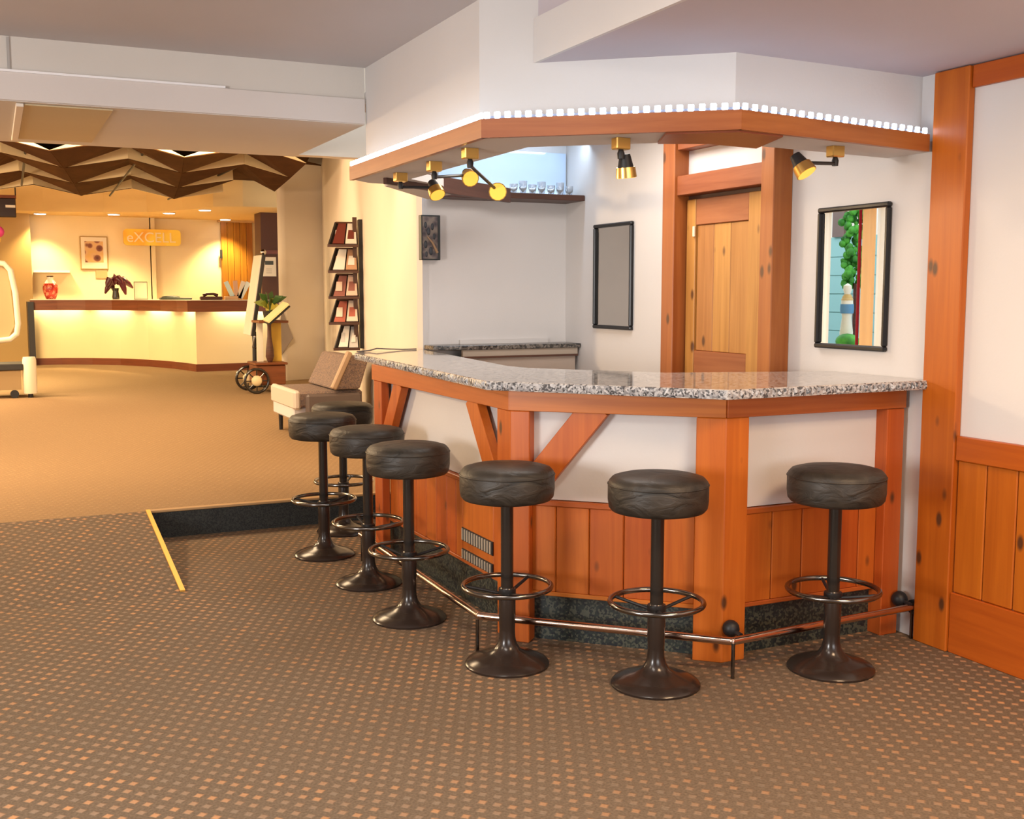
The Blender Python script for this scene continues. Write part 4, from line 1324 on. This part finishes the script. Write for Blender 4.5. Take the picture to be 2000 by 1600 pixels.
rack = Thing('brochure_rack', 'dark wall rack full of brochures beside the bar', 'brochure rack', rk(s0, 0, 0.9))
RK = mat('rack_dark', (0.020, 0.014, 0.012), 0.4)
RKB = mat('rack_brown', (0.075, 0.032, 0.018), 0.4)
zlo, zhi = 0.915, 2.15
rack.add('wall_plate', beam(rk(s0 + 0.05, 0.02, zlo), rk(s0 + 0.05, 0.02, zhi), 0.16, 0.034, up=(n1.x, n1.y, 0)), RK)
rack.add('upright', beam(rk(s0 - 0.02, 0.075, zlo + 0.02), rk(s0 - 0.02, 0.075, zhi + 0.02), 0.03, 0.04, up=(n1.x, n1.y, 0)), RKB)
BCOL = [[(0.80, 0.74, 0.66), (0.16, 0.03, 0.02)], [(0.52, 0.30, 0.18), (0.82, 0.78, 0.72)], [(0.78, 0.56, 0.46), (0.30, 0.12, 0.10)], [(0.82, 0.70, 0.60), (0.46, 0.14, 0.10)], [(0.62, 0.62, 0.62), (0.84, 0.82, 0.78)]]
for k in range(5):
    zb0 = zhi - 0.245 * (k + 1) - 0.01
    wq = 0.32 if k < 4 else 0.28          # how far the tier reaches out from the wall
    fb, ft = -0.10, 0.03                  # foot of the tier stands nearer than its head
    hz = 0.225
    tier = rack.add('pocket', beam(rk(s0 + fb - 0.01, 0.05, zb0), rk(s0 + fb - 0.01, wq + 0.02, zb0), 0.05, 0.024), RKB)
    rack.add('pocket_back', sheet([rk(s0 + fb + 0.02, 0.05, zb0), rk(s0 + fb + 0.02, wq + 0.01, zb0), rk(s0 + ft + 0.02, wq - 0.07, zb0 + hz), rk(s0 + ft + 0.02, 0.05, zb0 + hz)], [(0, 1, 2, 3)], 0.006), RK, tier)
    rack.add('pocket_edge', tube([rk(s0 + fb - 0.005, wq + 0.012, zb0), rk(s0 + ft - 0.005, wq - 0.068, zb0 + hz)], 0.009, 6), RK, tier)
    rack.add('pocket_rail', tube([rk(s0 + ft - 0.005, wq - 0.07, zb0 + hz), rk(s0 + ft - 0.005, 0.06, zb0 + hz)], 0.009, 6), RKB, tier)
    for j in range(2):
        n0b, n1b = 0.065 + j * (wq - 0.08) / 2, 0.065 + (j + 1) * (wq - 0.08) / 2 - 0.012
        n0t, n1t = 0.065 + j * (wq - 0.15) / 2, 0.065 + (j + 1) * (wq - 0.15) / 2 - 0.012
        cl = BCOL[k][j]
        br_ = Thing('brochure', '%s brochure in the %s tier of the wall rack' % (['inner', 'outer'][j], ['top', 'second', 'middle', 'fourth', 'lowest'][k]), 'brochure', rk(s0 + fb, (n0b + n1b) / 2, zb0 + 0.016), 'brochures in the wall rack')

        def q(n_b, n_t, v, off):
            return rk(s0 + fb + (ft - fb) * v - off, n_b + (n_t - n_b) * v, zb0 + 0.016 + (hz - 0.03) * v)
        br_.add('cover', sheet([q(n0b, n0t, 0, 0), q(n1b, n1t, 0, 0), q(n1b, n1t, 1, 0), q(n0b, n0t, 1, 0)], [(0, 1, 2, 3)], 0.012), mat('brochure_%d_%d' % (k, j), cl, 0.45))
        i0, i1 = n0b + 0.022, n1b - 0.022
        br_.add('cover_picture', sheet([q(i0, i0, 0.25, 0.012), q(i1, i1, 0.25, 0.012), q(i1 - 0.01, i1 - 0.02, 0.7, 0.012), q(i0, i0 - 0.01, 0.7, 0.012)], [(0, 1, 2, 3)], 0.003), mat('brochure_pic_%d_%d' % (k, j), BCOL[k][1 - j], 0.45))

# ================================================================== LOUNGE CHAIR IN THE LOBBY
UPH = granite('taupe_upholstery', (0.20, 0.14, 0.11), (0.26, 0.18, 0.14), (0.13, 0.10, 0.10), 0.85, 130)
PIP = mat('pale_vinyl', (0.62, 0.55, 0.48), 0.45)
lc = Thing('lounge_chair', 'taupe upholstered lounge chair with pale front edge beside the bar', 'chair', (2.8, 9.95, ZU))
lc.add('seat', box(2.40, 2.98, 9.50, 10.36, ZU + 0.28, ZU + 0.42, 0.02), UPH)
lc.add('front_edge', box(2.35, 2.415, 9.49, 10.38, ZU + 0.26, ZU + 0.43, 0.02), PIP)
lc.add('seat_base', box(2.36, 3.0, 9.56, 10.33, ZU + 0.16, ZU + 0.28, 0.015), mat('white_vinyl', (0.70, 0.70, 0.72), 0.4))
lc.add('side_cushion', box(2.45, 2.95, 9.42, 9.50, ZU + 0.20, ZU + 0.40, 0.02), mat('grey_brown_vinyl', (0.11, 0.085, 0.08), 0.45))
bb = bmesh.new()
pf = [(2.78, ZU + 0.42), (3.02, ZU + 0.42), (3.22, ZU + 0.80), (2.98, ZU + 0.78)]
pf = [(2.70, ZU + 0.43), (2.94, ZU + 0.43), (3.03, ZU + 0.71), (2.85, ZU + 0.73)]
f_ = [bb.verts.new((p[0], 9.44, p[1])) for p in pf]
g_ = [bb.verts.new((p[0], 10.36, p[1])) for p in pf]
bb.faces.new(f_)
bb.faces.new(g_[::-1])
for k in range(4):
    bb.faces.new((f_[k], f_[(k + 1) % 4], g_[(k + 1) % 4], g_[k]))
bmesh.ops.recalc_face_normals(bb, faces=bb.faces)
bevel(bb, 0.02, 2)
lc.add('backrest', bb, UPH)
bb = beam((2.69, 9.435, ZU + 0.44), (2.845, 9.435, ZU + 0.765), 0.05, 0.06, up=(0, 1, 0), bv=0.01)
lc.add('backrest_piping', bb, mat('tan_piping', (0.40, 0.28, 0.18), 0.5))
for (x, y) in ((2.42, 9.62), (2.95, 9.62), (2.42, 10.28), (2.95, 10.28)):
    lc.add('leg', lathe([(0.018, 0.0), (0.022, 0.16)], (x, y, ZU), 10), IRON)

# ================================================================== OUTSIDE THE LOBBY WINDOW (seen in the mirror)
win = Thing('window_1', 'lobby window with curtains, seen in the mirror', None, (LX, 12.1, 0.55), kind='structure')
for (y0, y1, z0, z1) in ((11.2, 11.26, 0.55, 2.75), (12.94, 13.0, 0.55, 2.75), (11.26, 12.94, 0.55, 0.61), (11.26, 12.94, 2.69, 2.75)):
    win.add('window_frame', box(LX - 0.1, LX - 0.03, y0, y1, z0, z1), WHITE)


def cloth(name, color):
    """Thin cloth: half of the light passes through."""
    m = mat(name, color, 0.9)
    nt_ = m.node_tree
    out = nt_.nodes['Material Output']
    tl = N(m, 'ShaderNodeBsdfTranslucent')
    tl.inputs['Color'].default_value = (*color, 1)
    mx = N(m, 'ShaderNodeMixShader')
    mx.inputs[0].default_value = 0.5
    L(m, nt_.nodes['Principled BSDF'].outputs[0], mx.inputs[1])
    L(m, tl.outputs[0], mx.inputs[2])
    L(m, mx.outputs[0], out.inputs['Surface'])
    return m


def curtain(label, y0, y1, m):
    b = bmesh.new()
    n = max(6, int((y1 - y0) / 0.02))
    lo_, hi_ = [], []
    for i in range(n + 1):
        yv = y0 + (y1 - y0) * i / n
        xo = LX + 0.08 + 0.015 * math.sin(i * 0.8)
        lo_.append(b.verts.new((xo, yv, 0.35)))
        hi_.append(b.verts.new((xo, yv, 2.85)))
    for i in range(n):
        b.faces.new((lo_[i], lo_[i + 1], hi_[i + 1], hi_[i]))
    return one('curtain', b, m, label, 'curtain', smooth=True)


curtain('white curtain at the far side of the lobby window', 12.40, 12.95, cloth('white_sheer', (0.86, 0.87, 0.86)))
curtain('peach curtain at the near side of the lobby window', 11.52, 11.78, cloth('peach_cloth', (0.80, 0.50, 0.25)))
curtain('narrow white curtain at the near edge of the lobby window', 11.20, 11.50, MATS['white_sheer'])
curtain('dark red curtain tied beside the peach one', 11.79, 11.87, cloth('red_cloth', (0.22, 0.006, 0.02)))
bw = Thing('neighbour_building', 'pale teal building outside the lobby window', 'building', (-9, 14, -0.3))
bw.add('lower_wall', box(-9.3, -9.0, 8, 24, -0.3, 2.6), mat('teal_siding', (0.28, 0.50, 0.48), 0.7))
for k in range(6):
    bw.add('siding_board', box(-9.0, -8.975, 8, 24, 0.3 + k * 0.38, 0.66 + k * 0.38), mat('teal_siding'))
bw.add('upper_wall', box(-9.3, -9.0, 8, 24, 2.6, 5), mat('cream_siding', (0.8, 0.72, 0.62), 0.7))
bw.add('window', box(-9.0, -8.93, 17.75, 18.1, 2.6, 3.4), mat('brown_window', (0.16, 0.09, 0.07), 0.4))
one('ground_outside', box(-14, LX - 0.16, 6, 26, -0.4, -0.3), mat('grey_paving', (0.36, 0.36, 0.36), 0.9), 'grey paving outside the lobby window', kind='structure')
tr_ = Thing('garden_tree', 'bright green shrub outside the lobby window', 'tree', (-5.6, 13.72, -0.3))
GREEN = mat('bright_leaf', (0.05, 0.30, 0.02), 0.6)
_n = N(GREEN, 'ShaderNodeTexNoise')
_n.inputs['Scale'].default_value = 6
L(GREEN, coords(GREEN, (1, 1, 1)), _n.inputs['Vector'])
_rr = ramp(GREEN, [(0.3, (0.01, 0.12, 0.01)), (0.65, (0.08, 0.40, 0.03))])
L(GREEN, _n.outputs[0], _rr.inputs[0])
L(GREEN, _rr.outputs[0], GREEN.node_tree.nodes['Principled BSDF'].inputs['Base Color'])
tr_.add('trunk', tube([(-5.6, 13.70, -0.3), (-5.6, 13.70, 1.6)], 0.05, 8), DARKWOOD)
cbm = None
for k in range(170):
    a = k * 2.4
    z_ = 1.55 + 1.7 * (k / 170)
    r_ = 0.052 + 0.02 * math.sin(k * 1.3)
    w_ = 0.06 + 0.12 * (k / 170)
    cbm = ball((-5.6 + 0.2 * math.cos(a), 13.73 + w_ * math.sin(a * 1.7), z_), r_, bm=cbm, seg=6)
tr_.add('crown', cbm, GREEN, smooth=True)
ob = Thing('garden_ornament', 'pale garden statue among flowers outside the window', 'ornament', (-4.9, 13.08, -0.3))
ob.add('figure', lathe([(0.085, 0.6), (0.10, 0.85), (0.07, 1.08), (0.095, 1.22), (0.085, 1.36), (0.04, 1.42), (0.065, 1.50), (0.06, 1.56), (0.0, 1.60)], (-4.9, 13.12, 0), 18), mat('statue_pale', (0.78, 0.74, 0.62), 0.6), smooth=True)
ob.add('sash', lathe([(0.098, 1.14), (0.104, 1.20), (0.100, 1.28)], (-4.9, 13.12, 0), 18), mat('blue_sash', (0.10, 0.26, 0.45), 0.6), smooth=True)
ob.add('collar', lathe([(0.092, 1.34), (0.07, 1.40), (0.05, 1.43)], (-4.9, 13.12, 0), 18), mat('tan_collar', (0.55, 0.36, 0.12), 0.6), smooth=True)
ob.add('pedestal', box(-5.05, -4.75, 12.93, 13.23, -0.3, 0.6), mat('terracotta', (0.42, 0.18, 0.08), 0.8))
ob.add('flower_mound', ball((-4.8, 12.98, 0.72), 0.17, 1, 1.1, 0.7), GREEN, smooth=True)

# lounge windows behind and left of the camera (daylight enters here)
for nm, lab, parts in (('window_2', 'lounge window left of the camera', [(-3.56, -3.5, 0.8, 0.86, 0.75, 2.15), (-3.56, -3.5, 2.34, 2.4, 0.75, 2.15), (-3.56, -3.5, 0.86, 2.34, 0.75, 0.81), (-3.56, -3.5, 0.86, 2.34, 2.09, 2.15)]),
                       ('window_3', 'wide lounge window behind the camera', [(-0.4, -0.34, -3.56, -3.5, 0.7, 2.2), (2.74, 2.8, -3.56, -3.5, 0.7, 2.2), (-0.34, 2.74, -3.56, -3.5, 0.7, 0.76), (-0.34, 2.74, -3.56, -3.5, 2.14, 2.2)])):
    w_ = Thing(nm, lab, None, (parts[0][0], parts[0][2], parts[0][4]), kind='structure')
    for p in parts:
        w_.add('window_frame', box(*p), WHITE)
